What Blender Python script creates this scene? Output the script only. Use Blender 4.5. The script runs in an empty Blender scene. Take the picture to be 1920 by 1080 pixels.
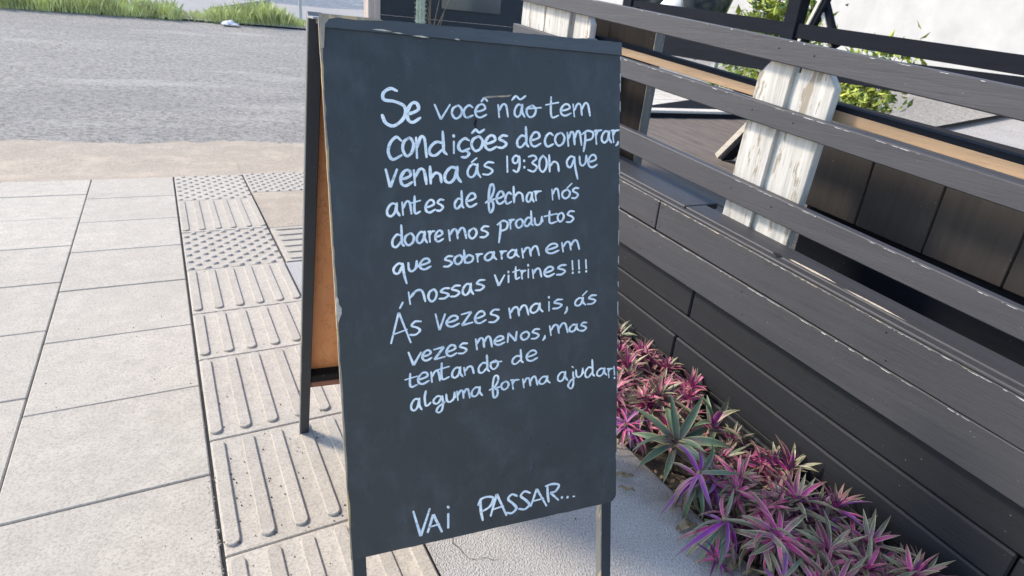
import bpy, bmesh, math, random
from mathutils import Vector, Matrix, noise

# ---------------------------------------------------------------- camera
S = bpy.context.scene
cam_d = bpy.data.cameras.new('camera')
cam = bpy.data.objects.new('camera', cam_d)
S.collection.objects.link(cam)
ROT = Matrix(((0.8678996, 0.1233779, -0.4811738),
              (-0.4882679, 0.3900245, -0.7806890),
              (0.0913498, 0.9125014, 0.3987436)))
cam.matrix_world = Matrix.Translation((0, 0, 1.1)) @ ROT.to_4x4()
cam_d.sensor_fit = 'HORIZONTAL'
cam_d.sensor_width = 36.0
cam_d.lens = 1131.0 / 1920.0 * 36.0
cam_d.shift_x = -26.0 / 1920.0
cam_d.clip_start = 0.05
cam_d.clip_end = 2000
cam_d.dof.use_dof = True
cam_d.dof.focus_distance = 1.35
cam_d.dof.aperture_fstop = 8.0
S.camera = cam

# ---------------------------------------------------------------- light
SUN_DIR = Vector((-0.72, 0.70, 0.86)).normalized()      # towards the sun: behind the board, to the left
el = math.asin(SUN_DIR.z)
az = math.atan2(SUN_DIR.x, SUN_DIR.y)
w = bpy.data.worlds.new('World')
S.world = w
w.use_nodes = True
nt = w.node_tree
nt.nodes.clear()
sky = nt.nodes.new('ShaderNodeTexSky')
sky.sky_type = 'NISHITA'
sky.sun_disc = False
sky.sun_elevation = el
sky.sun_rotation = az
sky.air_density = 1.0
sky.dust_density = 1.0
sky.ozone_density = 1.5
bg = nt.nodes.new('ShaderNodeBackground')
bg.inputs['Strength'].default_value = 0.15
wo = nt.nodes.new('ShaderNodeOutputWorld')
nt.links.new(sky.outputs[0], bg.inputs['Color'])
nt.links.new(bg.outputs[0], wo.inputs['Surface'])
sl = bpy.data.lights.new('sun', 'SUN')
sl.energy = 2.0
sl.angle = math.radians(9.0)
sl.color = (1.0, 0.875, 0.71)
sun = bpy.data.objects.new('sun', sl)
S.collection.objects.link(sun)
sun.rotation_euler = (-SUN_DIR).to_track_quat('-Z', 'Y').to_euler()
sun.location = SUN_DIR * 20

S.render.engine = 'CYCLES'
S.view_settings.view_transform = 'Standard'
S.view_settings.look = 'None'
S.view_settings.exposure = 1.25
S.view_settings.gamma = 1.0
S.view_settings.use_curve_mapping = False

RND = random.Random(7)
C = S.collection


# ---------------------------------------------------------------- materials
class NT:
    def __init__(s, name):
        s.m = bpy.data.materials.new(name)
        s.m.use_nodes = True
        s.t = s.m.node_tree
        s.t.nodes.clear()
        s.o = s.t.nodes.new('ShaderNodeOutputMaterial')
        s.b = s.t.nodes.new('ShaderNodeBsdfPrincipled')
        s.t.links.new(s.b.outputs[0], s.o.inputs[0])
        s.tc = s.t.nodes.new('ShaderNodeTexCoord')
        s.rough(0.8)

    def n(s, t, **k):
        x = s.t.nodes.new(t)
        for a, v in k.items():
            setattr(x, a, v)
        return x

    def l(s, a, b):
        s.t.links.new(a, b)

    def rough(s, v):
        s.b.inputs['Roughness'].default_value = v

    def world(s, scale=(1, 1, 1), rot=(0, 0, 0)):
        g = s.n('ShaderNodeNewGeometry')
        m = s.n('ShaderNodeMapping')
        m.inputs['Scale'].default_value = scale
        m.inputs['Rotation'].default_value = rot
        s.l(g.outputs['Position'], m.inputs['Vector'])
        return m.outputs[0]

    def objc(s, scale=(1, 1, 1)):
        m = s.n('ShaderNodeMapping')
        m.inputs['Scale'].default_value = scale
        s.l(s.tc.outputs['Object'], m.inputs['Vector'])
        oi = s.n('ShaderNodeObjectInfo')
        a = s.n('ShaderNodeVectorMath', operation='ADD')
        sc = s.n('ShaderNodeVectorMath', operation='SCALE')
        cx = s.n('ShaderNodeCombineXYZ')
        for i in range(3):
            s.l(oi.outputs['Random'], cx.inputs[i])
        s.l(cx.outputs[0], sc.inputs[0])
        sc.inputs['Scale'].default_value = 37.0
        s.l(m.outputs[0], a.inputs[0])
        s.l(sc.outputs[0], a.inputs[1])
        return a.outputs[0]

    def noise(s, vec, scale, detail=4, rough=0.55):
        x = s.n('ShaderNodeTexNoise')
        x.inputs['Scale'].default_value = scale
        x.inputs['Detail'].default_value = detail
        x.inputs['Roughness'].default_value = rough
        s.l(vec, x.inputs['Vector'])
        return x.outputs['Fac']

    def voro(s, vec, scale, feature='F1', out='Distance'):
        x = s.n('ShaderNodeTexVoronoi', feature=feature)
        x.inputs['Scale'].default_value = scale
        s.l(vec, x.inputs['Vector'])
        return x.outputs[out]

    def ramp(s, fac, stops):
        r = s.n('ShaderNodeValToRGB')
        e = r.color_ramp.elements
        while len(e) < len(stops):
            e.new(0.5)
        for i, (p, c) in enumerate(stops):
            e[i].position = p
            e[i].color = (c[0], c[1], c[2], 1) if hasattr(c, '__len__') else (c, c, c, 1)
        s.l(fac, r.inputs[0])
        return r.outputs[0]

    def mix(s, fac, a, b, mode='MIX'):
        x = s.n('ShaderNodeMix', data_type='RGBA', blend_type=mode)
        for v, i in ((a, 6), (b, 7)):
            if hasattr(v, 'links') or hasattr(v, 'is_output'):
                s.l(v, x.inputs[i])
            else:
                x.inputs[i].default_value = (v[0], v[1], v[2], 1)
        if hasattr(fac, 'is_output'):
            s.l(fac, x.inputs[0])
        else:
            x.inputs[0].default_value = fac
        return x.outputs[2]

    def math(s, op, a, b=None):
        x = s.n('ShaderNodeMath', operation=op)
        for v, i in ((a, 0), (b, 1)):
            if v is None:
                continue
            if hasattr(v, 'is_output'):
                s.l(v, x.inputs[i])
            else:
                x.inputs[i].default_value = v
        return x.outputs[0]

    def col(s, v):
        if hasattr(v, 'is_output'):
            s.l(v, s.b.inputs['Base Color'])
        else:
            s.b.inputs['Base Color'].default_value = (v[0], v[1], v[2], 1)

    def bump(s, h, strength=0.3, dist=0.01):
        x = s.n('ShaderNodeBump')
        x.inputs['Strength'].default_value = strength
        x.inputs['Distance'].default_value = dist
        s.l(h, x.inputs['Height'])
        s.l(x.outputs[0], s.b.inputs['Normal'])


def mat_concrete(name, base, dark, scale=1.0, stipple=1.0, bump=0.5, tint=None):
    n = NT(name)
    v = n.world()
    big = n.noise(v, 1.6 * scale, 5, 0.6)
    mid = n.noise(v, 14 * scale, 6, 0.65)
    fine = n.noise(v, 210 * stipple, 4, 0.75)
    c = n.mix(n.ramp(big, [(0.32, 0), (0.68, 1)]), dark, base)
    c = n.mix(n.ramp(mid, [(0.35, 0.75), (0.7, 0)]), c, [x * 0.72 for x in base])
    c = n.mix(n.ramp(fine, [(0.32, 0.85), (0.55, 0)]), c, [x * 0.45 for x in base])
    if tint:
        c = n.mix(n.ramp(n.noise(v, 5, 3), [(0.5, 0), (0.75, 0.6)]), c, tint)
    oi = n.n('ShaderNodeObjectInfo')
    c = n.mix(n.ramp(oi.outputs['Random'], [(0.0, 0.16), (1.0, 0.0)]), c, (0.22, 0.19, 0.155))
    cr = n.math('ABSOLUTE', n.math('SUBTRACT', n.noise(v, 1.3 * scale, 8, 0.72), 0.5))
    cm = n.math('MULTIPLY', n.ramp(cr, [(0.0012, 0.7), (0.004, 0)]), n.ramp(n.noise(v, 0.9, 2), [(0.52, 0), (0.6, 1)]))
    c = n.mix(cm, c, [x * 0.3 for x in base])
    st = n.noise(v, 4.2, 6, 0.75)
    c = n.mix(n.ramp(st, [(0.60, 0), (0.66, 0.30)]), c, [x * 0.62 for x in base])
    sp = n.voro(v, 42)
    c = n.mix(n.math('MULTIPLY', n.ramp(sp, [(0.05, 0.8), (0.10, 0)]), n.ramp(n.noise(v, 6), [(0.5, 0), (0.62, 1)])), c, [x * 0.3 for x in base])
    n.col(c)
    n.rough(0.92)
    h = n.math('ADD', n.math('MULTIPLY', fine, 0.8), n.math('MULTIPLY', mid, 0.6))
    n.bump(h, bump, 0.004)
    return n.m


def mat_paintwood(name, base, grain_axis='Y', var=0.25, rough=0.6, wear=0.0, wearcol=(0.35, 0.3, 0.24), bump=0.35):
    n = NT(name)
    st = {'Y': (30, 1.6, 30), 'Z': (30, 30, 1.6), 'X': (1.6, 30, 30)}[grain_axis]
    v = n.objc(st)
    g = n.noise(v, 1.2, 6, 0.65)
    g2 = n.noise(v, 6.0, 5, 0.7)
    big = n.noise(n.world(), 5.0, 4, 0.6)
    dk = [x * (1 - var) for x in base]
    lt = [min(1, x * (1 + var)) for x in base]
    c = n.mix(n.ramp(g, [(0.3, 0), (0.7, 1)]), dk, lt)
    c = n.mix(n.ramp(big, [(0.35, 0.0), (0.75, 0.45)]), c, [min(1, x * 1.35) for x in base])
    c = n.mix(n.ramp(g2, [(0.28, 0.55), (0.42, 0)]), c, [x * 0.5 for x in base])
    if wear > 0:
        wv = n.noise(n.objc({'Y': (25, 6, 25), 'Z': (25, 25, 5), 'X': (6, 25, 25)}[grain_axis]), 1.6, 6, 0.7)
        c = n.mix(n.ramp(wv, [(1 - wear - 0.02, 0), (1 - wear + 0.02, 1)]), c, wearcol)
    sp = n.voro(n.world(), 60)
    sp = n.ramp(sp, [(0.04, 0.55), (0.07, 0)])
    c = n.mix(n.math('MULTIPLY', sp, n.ramp(n.noise(n.world(), 9), [(0.5, 0), (0.6, 1)])), c, (0.5, 0.48, 0.45))
    n.col(c)
    n.rough(rough)
    n.bump(n.math('ADD', n.math('MULTIPLY', g2, 0.7), n.math('MULTIPLY', g, 0.6)), bump, 0.003)
    return n.m


def mat_plain(name, colr, rough=0.7, nscale=40, var=0.2, bump=0.2):
    n = NT(name)
    v = n.world()
    a = n.noise(v, nscale, 5, 0.6)
    n.col(n.mix(n.ramp(a, [(0.3, 0), (0.7, 1)]), [x * (1 - var) for x in colr], [min(1, x * (1 + var)) for x in colr]))
    n.rough(rough)
    n.bump(a, bump, 0.004)
    return n.m


M = {}
M['tile'] = mat_concrete('tile concrete', (0.61, 0.555, 0.47), (0.52, 0.475, 0.40), 1.0, 0.8, 0.35)
M['ridge'] = mat_concrete('worn ridge concrete', (0.57, 0.515, 0.435), (0.49, 0.445, 0.38), 1.5, 0.9, 0.3)
M['dome'] = mat_concrete('worn dome concrete', (0.60, 0.55, 0.48), (0.52, 0.475, 0.42), 1.5, 1.0, 0.3)
M['apron'] = mat_concrete('pavement concrete', (0.52, 0.44, 0.345), (0.40, 0.34, 0.27), 1.3, 0.35, 0.9, tint=(0.56, 0.47, 0.35))
M['mortar'] = mat_concrete('joint mortar', (0.20, 0.19, 0.17), (0.14, 0.13, 0.12), 3, 1.0, 0.8)
M['far'] = mat_concrete('far concrete', (0.46, 0.44, 0.42), (0.36, 0.35, 0.34), 0.3, 0.2, 0.3)
M['soil'] = mat_plain('planting soil', (0.055, 0.045, 0.035), 0.95, 90, 0.5, 1.0)


def mat_stipple():
    n = NT('stippled concrete')
    v = n.world((1, 1, 1), (0, 0, 0.6))
    a = n.noise(n.world((1, 0.6, 1), (0, 0, 0.9)), 260, 3, 0.6)
    b = n.voro(v, 300, 'SMOOTH_F1')
    big = n.noise(v, 2.2, 5)
    c = n.mix(n.ramp(big, [(0.3, 0), (0.7, 1)]), (0.44, 0.425, 0.405), (0.54, 0.525, 0.50))
    c = n.mix(n.ramp(a, [(0.36, 0.55), (0.55, 0)]), c, (0.20, 0.19, 0.18))
    g = n.n('ShaderNodeSeparateXYZ')
    n.l(n.world(), g.inputs[0])
    dirt = n.math('MULTIPLY', n.ramp(g.outputs[0], [(0.86, 0), (1.0, 1)]), n.ramp(n.noise(n.world(), 9, 5, 0.7), [(0.35, 0.1), (0.65, 0.75)]))
    c = n.mix(dirt, c, (0.20, 0.16, 0.11))
    n.col(c)
    n.rough(0.9)
    n.bump(n.math('ADD', a, n.math('MULTIPLY', b, 0.7)), 0.9, 0.004)
    return n.m


M['stipple'] = mat_stipple()


def mat_asphalt(name, base, warm, sc=1.0):
    n = NT(name)
    v = n.world()
    f = n.noise(v, 22 * sc, 6, 0.9)
    sp = n.voro(v, 30 * sc)
    big = n.noise(n.world((0.5, 1.4, 1)), 0.9 * sc, 5, 0.6)
    c = n.mix(n.ramp(big, [(0.35, 0), (0.65, 1)]), base, warm)
    c = n.mix(n.ramp(f, [(0.40, 1.0), (0.55, 0)]), c, [x * 0.42 for x in base])
    c = n.mix(n.ramp(sp, [(0.05, 0.6), (0.28, 0)]), c, (0.5, 0.49, 0.47))
    cw = n.noise(v, 1.1, 5, 0.7)
    cr = n.math('ABSOLUTE', n.math('SUBTRACT', n.noise(n.world((0.35, 1.3, 1)), 0.55, 7, 0.75), 0.5))
    cm = n.math('MULTIPLY', n.ramp(cr, [(0.002, 0.55), (0.007, 0)]), n.ramp(cw, [(0.5, 0), (0.6, 1)]))
    c = n.mix(cm, c, [x * 0.3 for x in base])
    pt = n.noise(n.world((0.4, 1.6, 1)), 1.3, 4)
    c = n.mix(n.ramp(pt, [(0.55, 0), (0.68, 0.35)]), c, (0.50, 0.47, 0.42))
    n.col(c)
    n.rough(0.85)
    n.bump(f, 0.8, 0.015)
    return n.m


M['asphalt'] = mat_asphalt('old asphalt', (0.31, 0.29, 0.265), (0.38, 0.355, 0.315))
M['asphalt2'] = mat_asphalt('far asphalt', (0.17, 0.20, 0.23), (0.22, 0.25, 0.28), 0.4)

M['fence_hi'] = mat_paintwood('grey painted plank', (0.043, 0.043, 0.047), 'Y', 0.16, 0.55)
M['fence_lo'] = mat_paintwood('darker lower plank', (0.0165, 0.0175, 0.020), 'Y', 0.14, 0.5)  # lower boards get a darker tone than the upper ones
M['rail'] = mat_paintwood('grey painted rail', (0.048, 0.047, 0.052), 'Y', 0.16, 0.55)
M['white_wood'] = mat_paintwood('peeling white plank', (0.47, 0.455, 0.42), 'Z', 0.40, 0.85, 0.42, (0.30, 0.265, 0.21), 0.6)
M['tan_wood'] = mat_paintwood('bare tan wood', (0.36, 0.24, 0.14), 'Y', 0.3, 0.7)
M['dark_brown'] = mat_paintwood('dark brown wood', (0.019, 0.016, 0.0145), 'Z', 0.3, 0.6)
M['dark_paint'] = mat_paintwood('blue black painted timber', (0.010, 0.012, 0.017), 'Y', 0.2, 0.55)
M['deck'] = mat_paintwood('weathered deck plank', (0.135, 0.11, 0.088), 'Y', 0.35, 0.8)
M['pale_wood'] = mat_paintwood('pale weathered and sunlit wood', (0.60, 0.55, 0.47), 'Y', 0.2, 0.8)  # also carries the sunlight painted into the step and platform
M['post_wood'] = mat_paintwood('pinkish bare post', (0.40, 0.33, 0.29), 'Z', 0.3, 0.8)
M['shop'] = mat_paintwood('dark shop wall', (0.032, 0.040, 0.048), 'X', 0.1, 0.5)
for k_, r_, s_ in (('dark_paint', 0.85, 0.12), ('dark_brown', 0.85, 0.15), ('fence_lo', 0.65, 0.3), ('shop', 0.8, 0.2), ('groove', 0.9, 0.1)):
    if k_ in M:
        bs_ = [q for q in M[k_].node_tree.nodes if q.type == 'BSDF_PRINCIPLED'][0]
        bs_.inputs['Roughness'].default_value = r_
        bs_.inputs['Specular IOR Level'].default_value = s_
M['brown_panel'] = mat_paintwood('brown panel wood', (0.034, 0.027, 0.022), 'Z', 0.35, 0.7)
M['chip'] = mat_plain('bare wood chip', (0.55, 0.47, 0.37), 0.8, 120, 0.3)
M['chip_pale'] = mat_plain('pale paint chip', (0.50, 0.50, 0.49), 0.8, 120, 0.3)
M['groove'] = mat_plain('dark groove', (0.01, 0.01, 0.012), 0.9)


def mat_board():
    n = NT('slate paint')
    v = n.world()
    a = n.noise(v, 3.2, 5, 0.6)
    b = n.noise(n.world((1, 1, 0.25)), 30, 4, 0.6)
    f = n.noise(v, 240, 3, 0.6)
    bl = n.voro(n.world(), 26, 'SMOOTH_F1')
    c = n.mix(n.ramp(a, [(0.3, 0), (0.72, 1)]), (0.0235, 0.026, 0.0275), (0.040, 0.044, 0.046))
    c = n.mix(n.ramp(b, [(0.55, 0), (0.8, 0.35)]), c, (0.085, 0.095, 0.11))
    # smudged chalk dust
    d = n.noise(v, 7.5, 6, 0.7)
    c = n.mix(n.ramp(d, [(0.50, 0), (0.80, 0.35)]), c, (0.11, 0.12, 0.13))
    n.col(c)
    n.l(n.ramp(a, [(0.3, 0.42), (0.7, 0.56)]), n.b.inputs['Roughness'])
    sc1 = n.math('ABSOLUTE', n.math('SUBTRACT', n.noise(n.world((1, 1, 0.35), (0.3, 0.5, 0)), 2.6, 2, 0.5), 0.5))
    sm = n.math('MULTIPLY', n.ramp(sc1, [(0.0012, 0.5), (0.0028, 0)]), n.ramp(n.noise(v, 6, 3), [(0.52, 0), (0.6, 1)]))
    hz = n.noise(n.world((1.3, 1.3, 0.7), (0.2, 0.6, 0.1)), 11, 6, 0.7)
    c = n.mix(n.ramp(hz, [(0.54, 0), (0.74, 0.28)]), c, (0.10, 0.112, 0.12))
    fl = n.voro(v, 70)
    c = n.mix(n.math('MULTIPLY', n.ramp(fl, [(0.03, 0.6), (0.06, 0)]), n.ramp(n.noise(v, 4), [(0.52, 0), (0.6, 1)])), c, (0.22, 0.24, 0.25))
    n.col(c)
    lump = n.ramp(bl, [(0.0, 1), (0.16, 0)])
    lump = n.math('MULTIPLY', lump, n.ramp(n.noise(v, 5), [(0.5, 0), (0.62, 1)]))
    n.bump(n.math('ADD', n.math('ADD', n.math('MULTIPLY', f, 0.10), n.math('MULTIPLY', b, 0.18)), n.math('MULTIPLY', lump, 0.5)), 0.28, 0.004)
    return n.m


M['board'] = mat_board()
M['board_lip'] = mat_paintwood('slate lip', (0.058, 0.066, 0.073), 'X', 0.2, 0.55)
M['frame_dark'] = mat_paintwood('dark frame paint', (0.022, 0.027, 0.034), 'Z', 0.2, 0.5)
M['frame_grey'] = mat_paintwood('worn grey frame', (0.14, 0.14, 0.13), 'Z', 0.3, 0.7, 0.40, (0.36, 0.29, 0.2))
M['ply_edge'] = mat_paintwood('raw plywood edge', (0.30, 0.25, 0.19), 'Z', 0.35, 0.8, 0.45, (0.50, 0.37, 0.2))
M['red_wood'] = mat_paintwood('reddish rail wood', (0.26, 0.10, 0.06), 'X', 0.3, 0.6)
M['steel'] = mat_plain('dull hinge steel', (0.3, 0.3, 0.3), 0.45, 60, 0.2)


def mat_ply():
    n = NT('stained orange plywood')
    v = n.world()
    g = n.noise(n.world((18, 18, 1.2)), 1.5, 5, 0.6)
    c = n.mix(n.ramp(g, [(0.3, 0), (0.7, 1)]), (0.78, 0.28, 0.095), (0.86, 0.37, 0.14))
    s_ = n.noise(n.world((2.2, 2.2, 1.0)), 7.0, 6, 0.6)
    c = n.mix(n.ramp(s_, [(0.49, 0), (0.50, 0.35), (0.51, 0)]), c, (0.16, 0.06, 0.025))
    c = n.mix(n.ramp(n.noise(v, 3), [(0.5, 0), (0.8, 0.6)]), c, (0.25, 0.11, 0.05))
    n.col(c)
    n.rough(0.55)
    n.bump(g, 0.15, 0.002)
    return n.m


M['ply'] = mat_ply()


def mat_marker():
    n = NT('pale blue chalk marker')
    v = n.world()
    a = n.noise(v, 130, 3, 0.6)
    b = n.noise(v, 18, 4, 0.6)
    c = n.mix(n.ramp(a, [(0.3, 0), (0.6, 1)]), (0.80, 0.84, 0.82), (0.96, 0.97, 0.94))
    c = n.mix(n.ramp(b, [(0.42, 0.6), (0.62, 0)]), c, (0.56, 0.66, 0.74))
    e_ = n.noise(n.world((1, 1, 3)), 60, 4, 0.75)
    c = n.mix(n.ramp(e_, [(0.30, 0.65), (0.46, 0)]), c, (0.17, 0.22, 0.28))
    n.col(c)
    n.rough(0.7)
    return n.m


M['marker'] = mat_marker()


def mat_leaf(name, base, mid, tip, edge, streak, sc=14.0):
    """u across the blade (0.5 = midrib), v along it"""
    n = NT(name)
    sep = n.n('ShaderNodeSeparateXYZ')
    n.l(n.tc.outputs['UV'], sep.inputs[0])
    u, v = sep.outputs[0], sep.outputs[1]
    oi = n.n('ShaderNodeObjectInfo')
    cmb = n.n('ShaderNodeCombineXYZ')
    n.l(n.math('MULTIPLY', u, sc), cmb.inputs[0])
    n.l(n.math('MULTIPLY', v, 0.9), cmb.inputs[1])
    n.l(n.math('MULTIPLY', oi.outputs['Random'], 50), cmb.inputs[2])
    st = n.noise(cmb.outputs[0], 1.0, 3, 0.6)
    w_ = n.noise(n.world(), 30, 3)
    vv = n.math('ADD', v, n.math('MULTIPLY', n.math('SUBTRACT', st, 0.5), 0.7))
    vv = n.math('ADD', vv, n.math('MULTIPLY', n.math('SUBTRACT', oi.outputs['Random'], 0.5), 0.35))
    c = n.ramp(vv, [(0.02, base), (0.42, mid), (0.85, tip)])
    c = n.mix(n.ramp(st, [(0.52, 0), (0.60, 0.75)]), c, streak)
    ed = n.math('ABSOLUTE', n.math('SUBTRACT', u, 0.5))
    c = n.mix(n.ramp(ed, [(0.36, 0), (0.47, 0.8)]), c, edge)
    c = n.mix(n.ramp(w_, [(0.3, 0.35), (0.6, 0)]), c, (0.05, 0.04, 0.04))
    n.col(c)
    n.rough(0.42)
    n.b.inputs['Subsurface Weight'].default_value = 0.0
    n.bump(st, 0.25, 0.002)
    return n.m


M['leaf_pink'] = mat_leaf('pink striped leaf', (0.80, 0.015, 0.36), (0.50, 0.04, 0.22), (0.17, 0.09, 0.07), (0.72, 0.52, 0.32), (0.78, 0.28, 0.32))
M['leaf_rose'] = mat_leaf('dusty rose leaf', (0.66, 0.015, 0.28), (0.34, 0.04, 0.15), (0.12, 0.085, 0.055), (0.68, 0.48, 0.32), (0.085, 0.10, 0.06))
M['leaf_green'] = mat_leaf('grey green leaf', (0.16, 0.10, 0.11), (0.09, 0.16, 0.09), (0.13, 0.18, 0.085), (0.42, 0.42, 0.20), (0.20, 0.27, 0.19))
M['leaf_olive'] = mat_leaf('olive cream leaf', (0.50, 0.06, 0.28), (0.13, 0.12, 0.06), (0.13, 0.13, 0.06), (0.66, 0.58, 0.38), (0.46, 0.42, 0.26))
M['leaf_violet'] = mat_leaf('violet leaf', (0.42, 0.02, 0.34), (0.28, 0.03, 0.30), (0.20, 0.09, 0.15), (0.46, 0.32, 0.36), (0.14, 0.17, 0.14))
M['leaf_under'] = mat_leaf('purple underside', (0.40, 0.02, 0.25), (0.24, 0.03, 0.20), (0.18, 0.07, 0.14), (0.36, 0.20, 0.22), (0.42, 0.10, 0.38))
M['leaf_dead'] = mat_leaf('withered leaf', (0.30, 0.20, 0.13), (0.36, 0.26, 0.17), (0.28, 0.20, 0.12), (0.45, 0.36, 0.25), (0.20, 0.13, 0.09))
M['leaf_dry'] = mat_plain('dry brown leaf', (0.33, 0.25, 0.14), 0.7, 90, 0.5, 0.8)
M['stem'] = mat_plain('pale brown stem', (0.24, 0.18, 0.11), 0.7, 150, 0.4, 0.8)
M['shrub'] = mat_plain('yellow green foliage', (0.42, 0.48, 0.08), 0.5, 8, 0.45)
M['shrub2'] = mat_plain('green foliage', (0.12, 0.20, 0.06), 0.55, 8, 0.45)
M['grassm'] = mat_plain('verge grass', (0.52, 0.56, 0.22), 0.7, 3.0, 0.5)
M['cactus'] = mat_plain('cactus skin', (0.30, 0.36, 0.27), 0.6, 50, 0.3, 0.6)
M['pot'] = mat_plain('glazed dark pot', (0.025, 0.035, 0.04), 0.2, 20, 0.3)
M['plaster'] = mat_plain('pale plaster', (0.50, 0.49, 0.47), 0.9, 2.0, 0.12)
M['white_paint'] = mat_plain('white paint', (0.75, 0.77, 0.78), 0.5, 10, 0.05)
M['plastic'] = mat_plain('crumpled white plastic', (0.72, 0.72, 0.75), 0.5, 30, 0.1)
M['pole'] = mat_plain('pale green pole', (0.42, 0.45, 0.44), 0.5, 20, 0.1)
M['speck'] = mat_plain('dark grit', (0.06, 0.05, 0.045), 0.9, 90, 0.4)
M['glass'] = mat_plain('dark glass', (0.06, 0.075, 0.085), 0.12, 3, 0.2, 0.0)


# ---------------------------------------------------------------- helpers
def tag(o, label=None, cat=None, group=None, kind=None):
    if label:
        o['label'] = label
    if cat:
        o['category'] = cat
    if group:
        o['group'] = group
    if kind:
        o['kind'] = kind
    return o


def root(name, loc, label, cat, group=None):
    o = bpy.data.objects.new(name, None)
    o.empty_display_size = 0.05
    o.location = loc
    C.objects.link(o)
    return tag(o, label, cat, group)


def link(name, me, parent=None, loc=None, kind=None):
    o = bpy.data.objects.new(name, me)
    C.objects.link(o)
    if parent is not None:
        o.parent = parent
    if loc is not None:
        o.location = loc
    if kind:
        o['kind'] = kind
    return o


def wloc(o):
    p = Vector((0, 0, 0))
    while o is not None:
        p = p + o.location
        o = o.parent
    return p


def finish(name, bm, mats, parent=None, kind=None, bevel=0, smooth=False, origin=None):
    """bm is in world coordinates; the object's origin goes to its own centre"""
    if bevel:
        bmesh.ops.bevel(bm, geom=bm.edges[:], offset=bevel, segments=1, affect='EDGES', clamp_overlap=True)
    bmesh.ops.recalc_face_normals(bm, faces=bm.faces[:])
    if origin is None:
        vs = [v.co for v in bm.verts]
        origin = Vector([(min(v[i] for v in vs) + max(v[i] for v in vs)) / 2 for i in range(3)]) if vs else Vector()
    bm.transform(Matrix.Translation(-Vector(origin)))
    me = bpy.data.meshes.new(name)
    bm.to_mesh(me)
    bm.free()
    if not isinstance(mats, (list, tuple)):
        mats = [mats]
    for m in mats:
        me.materials.append(m)
    if smooth:
        for p in me.polygons:
            p.use_smooth = True
    base = wloc(parent) if parent is not None else Vector()
    return link(name, me, parent, Vector(origin) - base, kind)


def hexa(bm, P, mi=0):
    vs = [bm.verts.new(p) for p in P]
    for f in ((0, 3, 2, 1), (4, 5, 6, 7), (0, 1, 5, 4), (1, 2, 6, 5), (2, 3, 7, 6), (3, 0, 4, 7)):
        fc = bm.faces.new([vs[i] for i in f])
        fc.material_index = mi
    return vs


def box(bm, x0, x1, y0, y1, z0, z1, mi=0):
    return hexa(bm, [(x0, y0, z0), (x1, y0, z0), (x1, y1, z0), (x0, y1, z0), (x0, y0, z1), (x1, y0, z1), (x1, y1, z1), (x0, y1, z1)], mi)


def bar(bm, a, b, w_, h_, up=(0, 0, 1), mi=0):
    a, b = Vector(a), Vector(b)
    d_ = (b - a).normalized()
    s_ = d_.cross(Vector(up)).normalized()
    t_ = s_.cross(d_).normalized()
    P = []
    for e in (a, b):
        for i, j in ((-1, -1), (1, -1), (1, 1), (-1, 1)):
            P.append(e + s_ * (i * w_ / 2) + t_ * (j * h_ / 2))
    return hexa(bm, P, mi)


def tube(bm, pts, rad, seg=7, mi=0, cap=True):
    rings = []
    for i, p in enumerate(pts):
        p = Vector(p)
        a = Vector(pts[max(i - 1, 0)])
        b = Vector(pts[min(i + 1, len(pts) - 1)])
        d_ = (b - a).normalized()
        ref = Vector((0, 0, 1)) if abs(d_.z) < 0.9 else Vector((1, 0, 0))
        s_ = d_.cross(ref).normalized()
        t_ = s_.cross(d_)
        r_ = rad[i] if hasattr(rad, '__len__') else rad
        rings.append([bm.verts.new(p + (s_ * math.cos(2 * math.pi * k / seg) + t_ * math.sin(2 * math.pi * k / seg)) * r_) for k in range(seg)])
    for i in range(len(rings) - 1):
        for k in range(seg):
            f = bm.faces.new([rings[i][k], rings[i][(k + 1) % seg], rings[i + 1][(k + 1) % seg], rings[i + 1][k]])
            f.material_index = mi
    if cap:
        bm.faces.new(rings[0][::-1]).material_index = mi
        bm.faces.new(rings[-1]).material_index = mi


def terrain(x, y):
    def soft(t):
        return 0 if t < -0.5 else (t if t > 0.5 else (t + 0.5) ** 2 / 2)
    return 0.08 * soft(y - 5.0) + 0.11 * soft(x - 5.0)


def sheet(name, xs, ys, mat, dz=0.0, zf=None, kind='structure', edge=None, parent=None):
    bm = bmesh.new()
    g = []
    for j, y in enumerate(ys):
        row = []
        for i, x in enumerate(xs):
            yy = y
            if edge and j == len(ys) - 1:
                yy = y + edge(x)
            z = (zf(x, yy) if zf else terrain(x, yy)) + dz
            row.append(bm.verts.new((x, yy, z)))
        g.append(row)
    for j in range(len(ys) - 1):
        for i in range(len(xs) - 1):
            bm.faces.new([g[j][i], g[j][i + 1], g[j + 1][i + 1], g[j + 1][i]])
    return finish(name, bm, mat, parent, kind)


def lin(a, b, n):
    return [a + (b - a) * i / n for i in range(n + 1)]

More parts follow.
